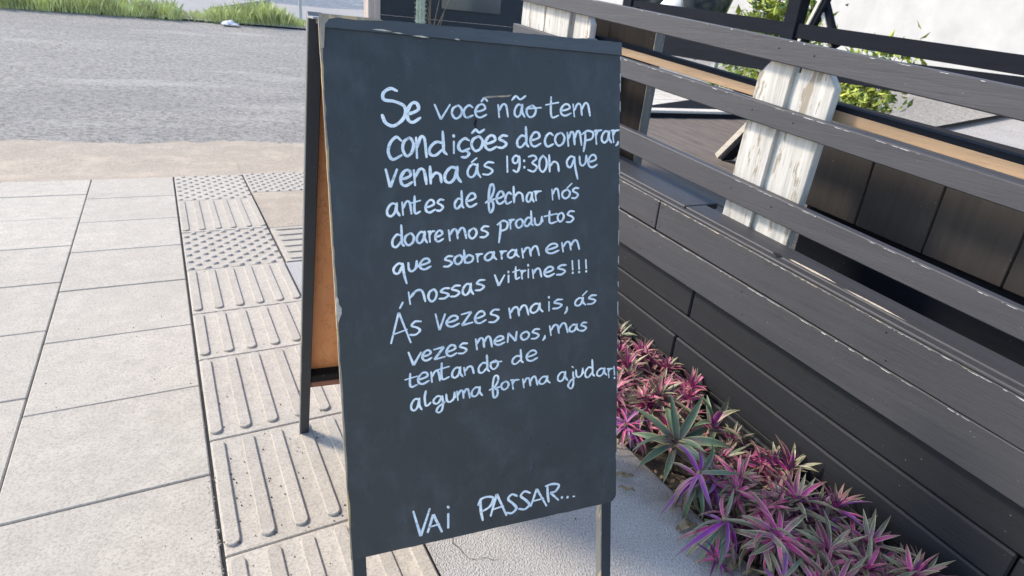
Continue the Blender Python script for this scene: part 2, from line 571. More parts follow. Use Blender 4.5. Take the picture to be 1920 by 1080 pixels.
# strokes of the handwriting in tenths of a millimetre on the board face: (stroke width in m, "a,b a,b ...;...")
LETTERING = [
 (0.00616, "1238,1126 1211,1115 1185,1102 1158,1093 1130,1093 1097,1105 1061,1125 1028,1150 1006,1176 994,1204 990,1236 995,1267 1013,1289 1047,1300 1097,1303 1151,1304 1201,1313 1250,1328 1301,1346 1345,1370 1373,1402 1383,1444 1379,1496 1364,1549 1340,1597 1305,1639 1258,1679 1208,1712 1162,1732 1123,1735 1085,1724 1051,1706 1023,1685 1003,1659 990,1626 980,1592 968,1558;1422,1516 1449,1509 1477,1503 1503,1495 1529,1485 1555,1472 1582,1458 1605,1441 1618,1422 1620,1397 1613,1368 1600,1341 1585,1324 1566,1316 1542,1315 1517,1321 1493,1336 1469,1364 1444,1403 1423,1445 1409,1484 1404,1521 1406,1558 1414,1592 1425,1619 1440,1638 1460,1652 1484,1660 1510,1659 1538,1648 1570,1627 1604,1603 1637,1581"),
 (0.0044, "1916,1338 2020,1585 2025,1585 2198,1326;2342,1334 2320,1345 2297,1356 2276,1368 2260,1383 2247,1404 2237,1428 2232,1454 2233,1478 2241,1504 2256,1530 2275,1553 2294,1565 2317,1565 2342,1556 2367,1540 2387,1522 2403,1499 2415,1470 2423,1440 2425,1414 2418,1390 2404,1368 2387,1350 2372,1337 2359,1333 2347,1335 2334,1339 2322,1342;2629,1352 2613,1341 2597,1329 2581,1320 2563,1319 2543,1327 2521,1342 2499,1361 2483,1381 2470,1402 2461,1425 2456,1449 2456,1471 2462,1492 2474,1514 2490,1533 2510,1542 2535,1539 2566,1527 2599,1512 2630,1498;2697,1429 2722,1425 2747,1420 2772,1415 2795,1408 2819,1399 2843,1389 2863,1377 2875,1364 2876,1347 2869,1326 2857,1307 2843,1295 2825,1289 2804,1288 2781,1293 2759,1303 2738,1322 2715,1349 2696,1379 2684,1406 2681,1432 2684,1458 2691,1482 2702,1501 2717,1515 2735,1525 2757,1530 2781,1530 2807,1523 2836,1508 2866,1492 2895,1476;2807,1236 2864,1169 2866,1169 2919,1225"),
 (0.0044, "3135,1290 3150,1509;3152,1393 3170,1360 3189,1326 3207,1296 3225,1277 3244,1268 3263,1268 3281,1277 3296,1298 3306,1334 3314,1384 3321,1440 3329,1493;3613,1279 3596,1273 3578,1265 3561,1260 3543,1264 3525,1277 3506,1298 3489,1323 3477,1347 3469,1371 3464,1398 3463,1423 3466,1444 3475,1462 3487,1478 3503,1489 3518,1493 3534,1488 3552,1476 3570,1457 3585,1433 3596,1401 3605,1362 3613,1319 3622,1278;3627,1260 3624,1295 3620,1330 3618,1363 3620,1394 3628,1420 3641,1443 3655,1464 3668,1486;3417,1184 3438,1162 3458,1138 3479,1119 3500,1109 3519,1117 3538,1138 3558,1159 3581,1167 3606,1159 3634,1142 3663,1120 3691,1100;3819,1270 3797,1281 3775,1291 3754,1303 3737,1318 3725,1337 3715,1361 3710,1385 3712,1408 3721,1432 3736,1457 3756,1479 3776,1490 3798,1490 3824,1481 3848,1467 3868,1449 3883,1427 3895,1399 3903,1371 3904,1346 3897,1324 3882,1303 3865,1286 3850,1274 3837,1270 3824,1272 3811,1276 3799,1279;3707,1335 4012,1302;4230,1093 4227,1173 4224,1255 4221,1331 4223,1391 4228,1431 4235,1456 4246,1471 4262,1479 4287,1477 4318,1466 4351,1450 4383,1436;4118,1246 4385,1189;4450,1342 4475,1338 4501,1333 4526,1329 4550,1322 4574,1314 4599,1304 4620,1293 4632,1281 4632,1265 4625,1247 4612,1229 4597,1218 4579,1213 4556,1212 4533,1216 4511,1226 4489,1244 4467,1269 4448,1296 4436,1322 4433,1345 4437,1369 4445,1391 4457,1408 4472,1421 4491,1430 4514,1434 4538,1434 4565,1427 4594,1414 4625,1398 4655,1384;4706,1212 4733,1443;4733,1320 4750,1288 4767,1253 4785,1223 4802,1203 4820,1194 4839,1193 4857,1201 4872,1221 4882,1256 4888,1304 4893,1358 4899,1409;4899,1305 4915,1271 4932,1235 4948,1203 4965,1182 4983,1172 5001,1169 5019,1177 5035,1198 5049,1237 5060,1293 5072,1354 5083,1412"),
 (0.0055, "1281,1984 1260,1966 1239,1944 1218,1929 1195,1926 1167,1940 1136,1967 1107,2000 1084,2034 1067,2071 1053,2112 1045,2154 1044,2192 1052,2231 1067,2270 1088,2302 1114,2319 1148,2314 1190,2294 1234,2267 1277,2243;1419,1933 1396,1949 1373,1963 1351,1980 1333,2001 1320,2030 1309,2063 1303,2099 1303,2132 1311,2167 1326,2205 1344,2236 1364,2254 1387,2254 1414,2241 1440,2220 1461,2195 1477,2163 1491,2123 1500,2082 1502,2045 1496,2013 1482,1982 1465,1957 1450,1939 1437,1933 1424,1935 1411,1941 1398,1945;1552,1931 1556,2284;1564,2097 1583,2045 1602,1991 1621,1943 1639,1913 1658,1900 1676,1900 1693,1916 1707,1949 1716,2009 1721,2090 1726,2179 1731,2265;2047,2014 2015,2007 1982,1998 1950,1992 1919,1997 1885,2015 1851,2042 1821,2074 1800,2104 1790,2134 1788,2166 1792,2195 1803,2217 1820,2231 1845,2240 1873,2241 1903,2234 1936,2214 1971,2184 2008,2149 2044,2117;2047,1811 2049,1863 2051,1916 2052,1967 2054,2014 2053,2056 2052,2094 2052,2128 2056,2156 2066,2176 2079,2189 2094,2200 2109,2212;2253,1987 2247,2186;2252,1880 2260,1892;2542,1952 2523,1942 2504,1930 2485,1921 2464,1920 2440,1930 2414,1946 2389,1967 2369,1988 2354,2011 2343,2035 2337,2060 2337,2083 2345,2106 2359,2128 2378,2147 2402,2156 2432,2152 2468,2138 2507,2121 2544,2106;2470,2144 2490,2155 2512,2167 2530,2179 2539,2192 2534,2210 2520,2230 2501,2248 2482,2261 2463,2266 2441,2266 2419,2263 2397,2262;2717,1879 2692,1892 2666,1905 2642,1919 2623,1937 2608,1961 2597,1990 2591,2019 2592,2047 2602,2076 2619,2106 2641,2131 2664,2145 2690,2144 2719,2133 2747,2115 2771,2093 2788,2066 2803,2033 2812,1999 2814,1968 2805,1942 2789,1917 2770,1897 2752,1882 2737,1878 2723,1880 2708,1885 2694,1889;2608,1816 2626,1799 2644,1780 2662,1764 2680,1757 2696,1764 2712,1781 2729,1798 2748,1805 2770,1799 2794,1785 2819,1768 2843,1752;2876,2010 2902,2004 2928,1999 2954,1993 2979,1985 3004,1974 3029,1963 3051,1950 3063,1935 3064,1915 3057,1893 3044,1872 3029,1858 3010,1852 2988,1851 2963,1857 2941,1869 2918,1890 2895,1921 2875,1954 2862,1984 2859,2013 2862,2042 2870,2068 2881,2089 2897,2104 2916,2115 2939,2121 2964,2120 2991,2112 3022,2095 3053,2076 3084,2059;3302,1854 3278,1851 3253,1848 3229,1846 3208,1851 3186,1863 3165,1882 3150,1902 3146,1919 3159,1930 3184,1938 3213,1946 3236,1956 3254,1967 3271,1979 3283,1992 3285,2007 3277,2024 3259,2043 3236,2061 3213,2074 3191,2078 3167,2077 3141,2074 3117,2072"),
 (0.00484, "3694,1862 3671,1854 3647,1844 3623,1838 3601,1841 3577,1855 3552,1879 3530,1906 3515,1933 3508,1960 3507,1989 3511,2016 3519,2036 3532,2050 3550,2059 3571,2062 3593,2056 3616,2039 3641,2013 3667,1983 3693,1955;3692,1677 3694,1724 3696,1773 3698,1819 3699,1861 3700,1900 3699,1935 3699,1966 3703,1991 3710,2010 3720,2022 3731,2033 3742,2044;3800,1924 3825,1919 3850,1914 3874,1909 3897,1902 3921,1892 3945,1881 3965,1869 3977,1854 3977,1834 3970,1811 3958,1789 3943,1775 3926,1768 3904,1766 3881,1771 3860,1782 3839,1804 3817,1834 3799,1867 3787,1897 3784,1927 3787,1956 3795,1983 3806,2005 3820,2021 3839,2033 3861,2039 3884,2039 3910,2031 3939,2016 3969,1998 3998,1981;4264,1817 4248,1804 4232,1790 4215,1779 4197,1776 4177,1786 4154,1803 4133,1825 4117,1847 4105,1872 4095,1899 4091,1926 4091,1952 4098,1978 4110,2004 4127,2026 4148,2037 4173,2034 4204,2021 4237,2004 4269,1988;4424,1766 4400,1778 4376,1789 4354,1802 4337,1819 4324,1841 4314,1867 4309,1895 4310,1921 4320,1948 4337,1977 4358,2002 4379,2015 4403,2015 4430,2006 4456,1989 4477,1970 4493,1945 4506,1914 4514,1882 4515,1853 4507,1828 4491,1804 4473,1784 4456,1771 4442,1766 4429,1768 4415,1772 4402,1775;4578,1758 4600,2015;4600,1879 4615,1843 4629,1805 4644,1772 4658,1751 4674,1741 4690,1741 4704,1751 4716,1773 4725,1812 4730,1866 4734,1925 4739,1982;4739,1867 4753,1830 4766,1791 4780,1756 4794,1733 4809,1722 4825,1720 4839,1729 4853,1753 4864,1797 4874,1858 4883,1927 4892,1992;4979,1755 4979,1794 4978,1831 4977,1870 4974,1913 4968,1960 4959,2010 4949,2062 4940,2113;4905,1781 4937,1761 4969,1740 5001,1721 5032,1711 5066,1711 5101,1718 5132,1731 5152,1748 5158,1772 5155,1804 5144,1836 5126,1861 5097,1877 5060,1887 5019,1895 4980,1904;5184,1706 5230,1691;5206,1706 5231,1965;5222,1801 5231,1777 5240,1752 5250,1730 5262,1712 5280,1702 5301,1696 5323,1693 5344,1688;5513,1723 5493,1717 5474,1709 5455,1705 5436,1708 5416,1721 5396,1742 5378,1767 5365,1791 5357,1815 5353,1841 5352,1866 5356,1887 5366,1905 5380,1921 5397,1932 5414,1936 5432,1931 5451,1919 5469,1901 5485,1877 5497,1845 5506,1805 5514,1763 5522,1722;5527,1705 5525,1739 5521,1774 5520,1807 5523,1837 5533,1863 5547,1886 5562,1908 5577,1930;5578,1693 5627,1680;5601,1693 5630,1922;5619,1777 5629,1756 5638,1734 5648,1714 5662,1698 5681,1689 5703,1684 5727,1681 5750,1677;5732,1912 5731,1921 5731,1930 5729,1939 5726,1948 5719,1957 5709,1966 5698,1976 5688,1985"),
 (0.00561, "986,2500 1050,2805 1054,2805 1182,2499;1258,2668 1282,2662 1306,2657 1329,2651 1351,2643 1374,2633 1398,2621 1418,2607 1429,2592 1431,2572 1425,2548 1413,2526 1400,2512 1383,2506 1363,2504 1341,2509 1320,2522 1299,2544 1277,2575 1258,2610 1246,2641 1242,2671 1244,2701 1251,2729 1261,2750 1274,2766 1292,2778 1312,2784 1335,2784 1360,2775 1388,2758 1417,2739 1446,2721;1488,2510 1500,2772;1505,2633 1527,2594 1550,2552 1572,2516 1594,2492 1616,2481 1638,2480 1659,2491 1676,2515 1688,2559 1696,2619 1703,2685 1710,2749;1789,2442 1790,2479 1790,2517 1791,2554 1791,2592 1791,2629 1791,2667 1791,2704 1791,2742;1794,2651 1816,2625 1838,2596 1860,2572 1882,2557 1906,2553 1931,2557 1954,2568 1972,2585 1981,2611 1986,2646 1988,2683 1992,2719;2287,2465 2260,2458 2234,2450 2207,2446 2181,2451 2154,2469 2125,2496 2099,2527 2079,2557 2067,2588 2060,2620 2058,2651 2062,2677 2074,2699 2093,2718 2116,2730 2139,2734 2164,2727 2191,2711 2218,2687 2241,2657 2259,2617 2273,2567 2286,2514 2300,2463;2307,2442 2302,2484 2296,2527 2293,2569 2296,2606 2307,2638 2325,2665 2346,2691 2366,2717"),
 (0.00451, "2687,2407 2665,2401 2644,2392 2622,2387 2601,2390 2579,2404 2555,2426 2534,2451 2519,2477 2509,2502 2503,2530 2501,2557 2505,2579 2515,2599 2530,2616 2549,2628 2568,2632 2588,2627 2610,2615 2632,2596 2650,2571 2665,2537 2676,2495 2687,2450 2698,2407;2704,2388 2700,2425 2695,2462 2692,2497 2695,2530 2704,2558 2719,2582 2736,2605 2752,2629;2683,2278 2587,2351;3017,2358 2988,2354 2960,2349 2932,2347 2908,2350 2884,2362 2859,2381 2842,2401 2837,2418 2852,2430 2881,2439 2914,2449 2940,2460 2961,2472 2980,2486 2994,2500 2997,2514 2987,2532 2966,2551 2940,2569 2914,2580 2888,2584 2861,2582 2832,2578 2804,2574"),
 (0.00451, "3297,2237 3299,2529;3540,2255 3525,2243 3510,2230 3495,2220 3479,2218 3461,2227 3441,2243 3423,2262 3413,2281 3410,2301 3414,2324 3422,2345 3433,2358 3447,2364 3466,2364 3486,2359 3503,2348 3517,2330 3528,2304 3538,2275 3549,2248;3549,2233 3551,2277 3554,2321 3555,2364 3552,2404 3544,2442 3531,2479 3517,2510 3501,2529 3483,2532 3463,2523 3442,2509 3421,2498;3648,2318 3653,2324;3651,2440 3655,2446;3742,2239 3770,2231 3798,2221 3826,2214 3849,2213 3871,2222 3891,2237 3904,2256 3907,2274 3891,2292 3860,2312 3831,2332 3818,2352 3833,2370 3866,2389 3899,2408 3916,2428 3911,2453 3894,2481 3870,2506 3846,2521 3820,2522 3790,2513 3759,2501 3729,2490;4047,2211 4027,2233 4006,2255 3988,2278 3975,2306 3968,2343 3965,2387 3967,2430 3973,2464 3986,2490 4004,2511 4025,2524 4044,2527 4064,2515 4085,2492 4104,2462 4117,2431 4124,2397 4127,2359 4125,2321 4118,2289 4105,2265 4087,2246 4067,2229 4047,2211;4179,2201 4181,2241 4183,2281 4184,2321 4185,2361 4186,2401 4187,2441 4188,2481 4189,2521;4190,2425 4211,2398 4232,2369 4253,2344 4274,2329 4297,2327 4322,2333 4345,2346 4363,2366 4373,2394 4379,2431 4382,2471 4386,2510"),
 (0.00451, "4735,2248 4715,2238 4695,2225 4675,2217 4655,2218 4632,2233 4607,2257 4584,2286 4570,2313 4565,2339 4568,2366 4575,2391 4585,2410 4599,2423 4618,2433 4639,2435 4659,2423 4678,2395 4697,2352 4716,2303 4735,2257;4735,2230 4739,2281 4743,2332 4747,2383 4755,2436 4765,2490 4778,2546 4792,2603 4805,2659;4850,2217 4852,2253 4854,2290 4857,2325 4862,2353 4872,2373 4885,2388 4900,2397 4916,2399 4933,2392 4953,2379 4972,2359 4986,2335 4994,2306 4998,2271 5001,2233 5004,2197;5004,2197 5022,2313;5059,2324 5082,2320 5106,2316 5128,2312 5150,2305 5172,2297 5195,2288 5213,2277 5224,2263 5225,2245 5218,2224 5206,2204 5192,2190 5175,2184 5155,2182 5133,2185 5114,2196 5094,2215 5074,2242 5057,2272 5047,2299 5044,2326 5047,2353 5055,2378 5066,2398 5080,2413 5098,2424 5118,2430 5140,2431 5164,2424 5191,2411 5219,2395 5246,2380"),
 (0.00451, "1143,3114 1124,3108 1104,3101 1085,3097 1066,3101 1045,3115 1024,3137 1004,3161 990,3186 980,3210 974,3236 973,3261 976,3282 984,3300 998,3315 1014,3326 1031,3329 1050,3323 1070,3311 1090,3292 1107,3268 1121,3236 1132,3196 1142,3154 1153,3113;1158,3095 1154,3129 1149,3164 1146,3198 1148,3228 1156,3253 1169,3276 1184,3296 1198,3318;1252,3083 1259,3305;1264,3187 1280,3154 1297,3120 1314,3089 1330,3070 1346,3061 1362,3061 1378,3070 1390,3091 1398,3128 1404,3178 1408,3235 1413,3288;1484,2975 1480,3039 1475,3106 1471,3167 1471,3216 1473,3248 1476,3269 1483,3281 1493,3287 1509,3286 1529,3277 1551,3264 1572,3253;1408,3098 1580,3053;1690,3178 1711,3174 1732,3170 1753,3165 1772,3158 1793,3150 1813,3140 1830,3129 1841,3116 1842,3100 1836,3080 1826,3062 1814,3051 1800,3045 1781,3044 1762,3049 1744,3059 1725,3077 1706,3103 1690,3131 1679,3157 1676,3181 1678,3206 1684,3229 1693,3246 1705,3260 1721,3269 1739,3274 1759,3274 1781,3266 1805,3253 1831,3237 1856,3222;2019,3046 2002,3043 1985,3039 1968,3038 1953,3041 1938,3052 1922,3068 1911,3086 1908,3101 1917,3111 1935,3120 1955,3128 1971,3137 1983,3148 1995,3159 2003,3171 2005,3184 1998,3200 1985,3217 1969,3233 1953,3243 1937,3247 1920,3246 1902,3242 1885,3240"),
 (0.00451, "2372,3043 2355,3037 2338,3028 2321,3023 2304,3026 2287,3038 2268,3059 2252,3082 2241,3104 2235,3127 2234,3152 2236,3175 2242,3192 2251,3203 2264,3211 2279,3213 2295,3208 2312,3194 2331,3171 2351,3146 2370,3122;2373,2887 2374,2927 2374,2968 2375,3007 2376,3043 2375,3075 2374,3104 2374,3131 2376,3152 2381,3168 2388,3178 2396,3187 2404,3196;2477,3077 2500,3072 2524,3067 2547,3062 2568,3054 2591,3045 2613,3034 2632,3022 2643,3008 2644,2990 2638,2968 2627,2949 2614,2936 2597,2930 2577,2929 2556,2933 2536,2944 2516,2965 2495,2993 2477,3024 2466,3053 2462,3080 2465,3108 2472,3133 2482,3152 2495,3167 2512,3177 2532,3183 2554,3183 2579,3175 2606,3160 2634,3142 2662,3126"),
 (0.00451, "2844,3112 2871,3092 2899,3074 2925,3053 2949,3027 2970,2993 2990,2953 3007,2913 3017,2877 3020,2843 3016,2811 3010,2785 3001,2769 2988,2763 2973,2766 2956,2778 2942,2801 2931,2838 2922,2887 2914,2943 2908,3000 2906,3062 2906,3130 2908,3194 2912,3243 2917,3273 2924,3291 2933,3298 2943,3298 2956,3288 2971,3268 2986,3243 2996,3217 3000,3190 3001,3160 2998,3131 2993,3109 2981,3097 2963,3091 2949,3088 2948,3081 2965,3070 2994,3056 3028,3042 3060,3028;3077,3036 3096,3032 3115,3028 3134,3023 3151,3017 3169,3008 3188,2999 3203,2987 3212,2974 3213,2957 3207,2937 3198,2918 3187,2906 3174,2900 3158,2899 3140,2903 3124,2913 3108,2932 3091,2958 3077,2987 3068,3014 3065,3039 3067,3065 3073,3088 3081,3107 3092,3121 3106,3131 3122,3136 3140,3136 3160,3129 3182,3116 3205,3099 3227,3084;3369,2955 3358,2944 3347,2932 3335,2923 3322,2922 3308,2929 3292,2944 3276,2962 3264,2981 3255,3001 3249,3024 3245,3047 3245,3068 3250,3090 3258,3112 3270,3129 3284,3139 3303,3136 3325,3125 3348,3111 3371,3098;3420,2813 3421,2850 3422,2888 3423,2925 3424,2962 3425,3000 3425,3037 3426,3075 3426,3113;3428,3022 3448,2996 3468,2968 3489,2943 3510,2929 3532,2925 3556,2930 3578,2941 3595,2959 3604,2985 3609,3019 3612,3057 3616,3092;3801,2939 3787,2935 3774,2929 3761,2925 3748,2928 3734,2939 3720,2956 3707,2975 3697,2994 3691,3014 3688,3035 3687,3055 3689,3071 3696,3086 3705,3098 3717,3107 3729,3109 3741,3105 3755,3096 3768,3081 3779,3062 3788,3036 3795,3005 3801,2971 3807,2939;3811,2925 3809,2952 3806,2980 3805,3006 3806,3030 3812,3051 3822,3069 3832,3086 3842,3103;3851,2908 3893,2900;3870,2909 3891,3080;3885,2972 3893,2956 3901,2940 3910,2926 3922,2914 3938,2908 3957,2905 3977,2903 3997,2901"),
 (0.00451, "4237,2875 4252,3070;4252,2966 4267,2938 4281,2907 4295,2880 4309,2863 4324,2855 4340,2855 4354,2863 4366,2881 4375,2914 4382,2959 4388,3008 4395,3055;4557,2877 4537,2887 4517,2895 4498,2905 4483,2917 4472,2932 4463,2951 4459,2970 4460,2988 4469,3007 4483,3026 4501,3042 4519,3051 4540,3050 4563,3043 4586,3031 4604,3016 4617,2999 4628,2977 4634,2955 4635,2935 4629,2918 4615,2902 4599,2889 4585,2880 4573,2877 4562,2878 4550,2882 4539,2885;4673,2757 4574,2842;4828,2850 4807,2847 4786,2844 4766,2842 4749,2846 4731,2857 4714,2873 4701,2891 4698,2906 4709,2916 4730,2924 4754,2931 4774,2940 4789,2950 4803,2961 4813,2973 4816,2986 4809,3001 4794,3019 4776,3034 4757,3045 4738,3049 4718,3048 4697,3045 4676,3043"),
 (0.00451, "1215,3686 1194,3677 1172,3668 1151,3661 1131,3664 1109,3679 1086,3704 1065,3732 1051,3759 1044,3787 1042,3817 1044,3844 1051,3865 1062,3879 1078,3888 1097,3891 1117,3885 1138,3868 1162,3841 1186,3810 1211,3781;1218,3496 1219,3545 1219,3594 1219,3642 1219,3685 1218,3724 1216,3760 1216,3792 1218,3818 1224,3837 1233,3850 1242,3860 1252,3872;1370,3648 1350,3658 1330,3668 1311,3680 1296,3694 1284,3713 1275,3736 1270,3760 1270,3782 1278,3806 1291,3831 1307,3852 1325,3863 1344,3863 1367,3854 1389,3840 1408,3823 1422,3801 1433,3774 1440,3746 1442,3722 1437,3700 1424,3680 1410,3663 1396,3651 1385,3647 1374,3649 1362,3653 1351,3656;1636,3641 1620,3635 1603,3629 1587,3625 1571,3628 1553,3641 1535,3660 1518,3682 1506,3703 1498,3725 1493,3749 1492,3772 1494,3790 1502,3806 1514,3821 1528,3830 1542,3833 1558,3828 1575,3818 1591,3801 1606,3779 1617,3750 1627,3715 1635,3677 1644,3640;1649,3624 1646,3655 1642,3686 1639,3716 1640,3743 1648,3767 1659,3787 1671,3806 1683,3826;1713,3627 1745,3618;1728,3627 1738,3816;1736,3697 1743,3680 1750,3663 1758,3647 1767,3634 1780,3628 1794,3624 1810,3623 1825,3620;1850,3731 1868,3727 1885,3724 1903,3719 1919,3714 1936,3707 1954,3698 1968,3688 1977,3677 1977,3663 1973,3645 1964,3629 1955,3618 1942,3613 1927,3612 1911,3616 1895,3624 1880,3641 1864,3663 1850,3688 1841,3712 1839,3733 1840,3756 1845,3776 1853,3792 1863,3804 1876,3812 1891,3817 1908,3817 1926,3811 1947,3799 1968,3785 1989,3772;2101,3614 2119,3805;2123,3703 2139,3676 2156,3647 2173,3621 2189,3605 2206,3597 2223,3596 2239,3602 2252,3618 2260,3647 2265,3687 2268,3731 2272,3773;2275,3687 2291,3659 2306,3629 2322,3603 2338,3585 2355,3576 2372,3574 2388,3580 2402,3597 2413,3629 2422,3675 2431,3725 2440,3773;2582,3592 2564,3602 2545,3611 2528,3621 2514,3634 2504,3651 2496,3671 2491,3692 2492,3712 2499,3733 2512,3755 2527,3774 2543,3784 2562,3784 2583,3776 2603,3763 2619,3748 2632,3728 2642,3704 2649,3680 2650,3658 2644,3639 2633,3621 2619,3606 2607,3595 2596,3592 2586,3593 2575,3597 2565,3600;2893,3565 2870,3563 2847,3559 2825,3558 2805,3561 2786,3573 2766,3590 2752,3608 2748,3623 2760,3634 2783,3642 2810,3649 2831,3658 2848,3669 2863,3680 2874,3692 2877,3705 2869,3721 2852,3739 2831,3755 2810,3766 2789,3770 2766,3769 2743,3766 2720,3764"),
 (0.00451, "3138,3510 3137,3549 3136,3588 3134,3629 3131,3672 3124,3721 3116,3773 3107,3826 3098,3879;3076,3536 3103,3516 3130,3494 3157,3475 3183,3465 3211,3465 3241,3472 3266,3485 3282,3503 3287,3528 3284,3561 3273,3593 3258,3619 3234,3635 3202,3646 3168,3654 3135,3664;3318,3453 3348,3444;3332,3453 3345,3624;3342,3516 3348,3501 3354,3485 3361,3470 3370,3459 3381,3453 3395,3450 3410,3448 3424,3446;3540,3439 3523,3448 3505,3456 3489,3465 3477,3476 3467,3492 3460,3510 3456,3529 3457,3547 3464,3565 3476,3585 3490,3601 3506,3610 3523,3609 3543,3602 3562,3591 3577,3577 3589,3560 3598,3539 3604,3517 3605,3497 3600,3480 3589,3464 3575,3451 3564,3442 3554,3439 3544,3440 3534,3444 3524,3446;3782,3431 3764,3425 3746,3418 3729,3413 3712,3415 3694,3427 3675,3445 3659,3466 3648,3487 3642,3507 3642,3529 3644,3550 3650,3565 3660,3575 3674,3582 3689,3584 3706,3579 3723,3566 3742,3546 3762,3523 3781,3501;3780,3290 3782,3326 3783,3363 3785,3398 3786,3430 3786,3459 3786,3486 3786,3509 3788,3529 3794,3543 3801,3552 3810,3559 3818,3568;3855,3429 3857,3457 3858,3486 3861,3513 3867,3535 3877,3550 3890,3561 3905,3567 3921,3568 3939,3562 3959,3550 3979,3534 3994,3514 4002,3491 4006,3463 4009,3433 4013,3405;4013,3405 4030,3495;4181,3300 4178,3349 4175,3401 4173,3449 4174,3486 4179,3511 4186,3527 4197,3536 4214,3540 4238,3538 4269,3529 4302,3518 4334,3508;4069,3400 4335,3353;4435,3336 4419,3345 4403,3353 4388,3362 4376,3374 4368,3390 4361,3408 4358,3428 4359,3446 4365,3465 4377,3486 4391,3503 4405,3512 4421,3512 4439,3505 4457,3493 4471,3479 4482,3461 4490,3439 4496,3417 4496,3397 4491,3379 4481,3363 4468,3349 4457,3339 4448,3336 4438,3337 4429,3341 4420,3343;4726,3313 4703,3311 4679,3307 4657,3305 4637,3309 4617,3321 4598,3339 4584,3358 4581,3374 4593,3385 4616,3394 4643,3402 4665,3411 4682,3422 4698,3435 4709,3448 4712,3461 4704,3478 4688,3497 4667,3514 4646,3525 4625,3529 4603,3528 4579,3525 4556,3523"),
 (0.00464, "1216,4215 1196,4207 1176,4197 1157,4190 1136,4193 1112,4207 1086,4229 1063,4255 1047,4279 1042,4302 1043,4326 1049,4347 1059,4362 1073,4373 1092,4381 1113,4381 1133,4370 1153,4344 1174,4306 1195,4263 1215,4223;1216,4199 1219,4243 1221,4287 1224,4331 1229,4376 1237,4422 1248,4470 1260,4518 1272,4566;1319,4191 1320,4223 1320,4256 1321,4287 1327,4311 1336,4329 1349,4342 1364,4349 1380,4349 1398,4343 1419,4329 1439,4311 1455,4289 1464,4263 1470,4231 1474,4198 1478,4165;1478,4165 1492,4268;1546,4244 1569,4240 1593,4235 1616,4231 1639,4224 1661,4217 1685,4208 1704,4198 1715,4186 1717,4172 1710,4155 1699,4140 1685,4130 1668,4126 1648,4125 1626,4129 1605,4139 1585,4155 1563,4178 1545,4203 1534,4226 1530,4247 1533,4269 1540,4288 1550,4303 1563,4314 1581,4322 1602,4326 1624,4326 1649,4319 1677,4306 1705,4292 1734,4278"),
 (0.00464, "2163,4107 2140,4105 2116,4102 2094,4101 2074,4105 2053,4116 2033,4132 2019,4149 2015,4163 2027,4172 2050,4179 2077,4186 2099,4194 2116,4204 2132,4214 2143,4225 2146,4238 2137,4252 2120,4269 2098,4284 2077,4295 2056,4299 2033,4298 2009,4296 1986,4294;2286,4093 2268,4102 2250,4110 2233,4119 2219,4131 2209,4146 2201,4165 2197,4183 2198,4201 2205,4220 2217,4239 2232,4255 2248,4264 2266,4264 2287,4256 2307,4245 2323,4231 2336,4213 2346,4192 2352,4170 2354,4151 2348,4134 2337,4118 2323,4105 2311,4096 2300,4093 2290,4094 2280,4098 2270,4100;2388,4005 2390,4037 2392,4068 2394,4099 2396,4129 2397,4158 2398,4186 2399,4214 2400,4242;2402,4166 2420,4148 2439,4127 2457,4110 2477,4101 2499,4102 2525,4110 2547,4123 2562,4137 2566,4154 2564,4176 2557,4197 2546,4214 2532,4227 2513,4236 2492,4243 2472,4247 2454,4247 2436,4243 2418,4239 2400,4234;2629,4091 2664,4085;2645,4092 2660,4237;2656,4145 2663,4133 2670,4120 2678,4107 2689,4098 2702,4093 2718,4091 2735,4091 2752,4089;2976,4074 2956,4071 2935,4067 2915,4065 2895,4068 2873,4079 2852,4094 2832,4111 2817,4128 2808,4145 2803,4162 2802,4179 2806,4193 2815,4205 2830,4214 2848,4221 2866,4222 2885,4218 2905,4209 2926,4196 2943,4179 2956,4157 2967,4130 2976,4101 2986,4073;2992,4061 2988,4084 2984,4108 2982,4130 2985,4150 2994,4167 3008,4182 3025,4195 3040,4209;3119,4058 3155,4052;3136,4059 3152,4202;3148,4112 3155,4099 3162,4086 3170,4074 3181,4065 3195,4060 3211,4058 3229,4057 3246,4056;3447,4049 3427,4046 3407,4042 3387,4040 3368,4043 3347,4053 3326,4068 3307,4085 3293,4101 3284,4118 3279,4135 3279,4151 3282,4165 3292,4176 3306,4186 3323,4192 3341,4193 3359,4189 3379,4181 3399,4168 3416,4151 3428,4130 3438,4103 3447,4075 3457,4048;3462,4036 3459,4059 3455,4082 3453,4104 3456,4124 3465,4140 3479,4154 3495,4167 3510,4181;3576,4026 3600,4204;3602,4109 3619,4083 3637,4056 3654,4031 3671,4016 3690,4008 3708,4007 3726,4013 3740,4027 3749,4054 3755,4091 3760,4133 3765,4172;3766,4092 3782,4065 3799,4036 3815,4011 3832,3995 3850,3986 3868,3983 3886,3989 3901,4005 3914,4035 3925,4077 3936,4125 3946,4169;4122,4069 4154,4063 4186,4058 4217,4053 4247,4046 4278,4038 4309,4028 4335,4018 4350,4007 4351,3993 4341,3977 4325,3963 4306,3954 4283,3951 4255,3951 4226,3956 4198,3965 4171,3982 4143,4005 4119,4029 4105,4051 4101,4072 4105,4092 4116,4111 4130,4125 4149,4135 4174,4142 4202,4145 4232,4143 4265,4136 4303,4123 4341,4108 4379,4094;4451,3943 4478,4120;4479,4025 4497,4000 4515,3973 4533,3949 4551,3933 4570,3925 4590,3924 4608,3930 4623,3944 4634,3970 4640,4007 4646,4048 4651,4087;4652,4007 4669,3981 4686,3953 4703,3928 4720,3911 4739,3903 4758,3900 4777,3905 4793,3921 4807,3950 4819,3992 4831,4039 4843,4083"),
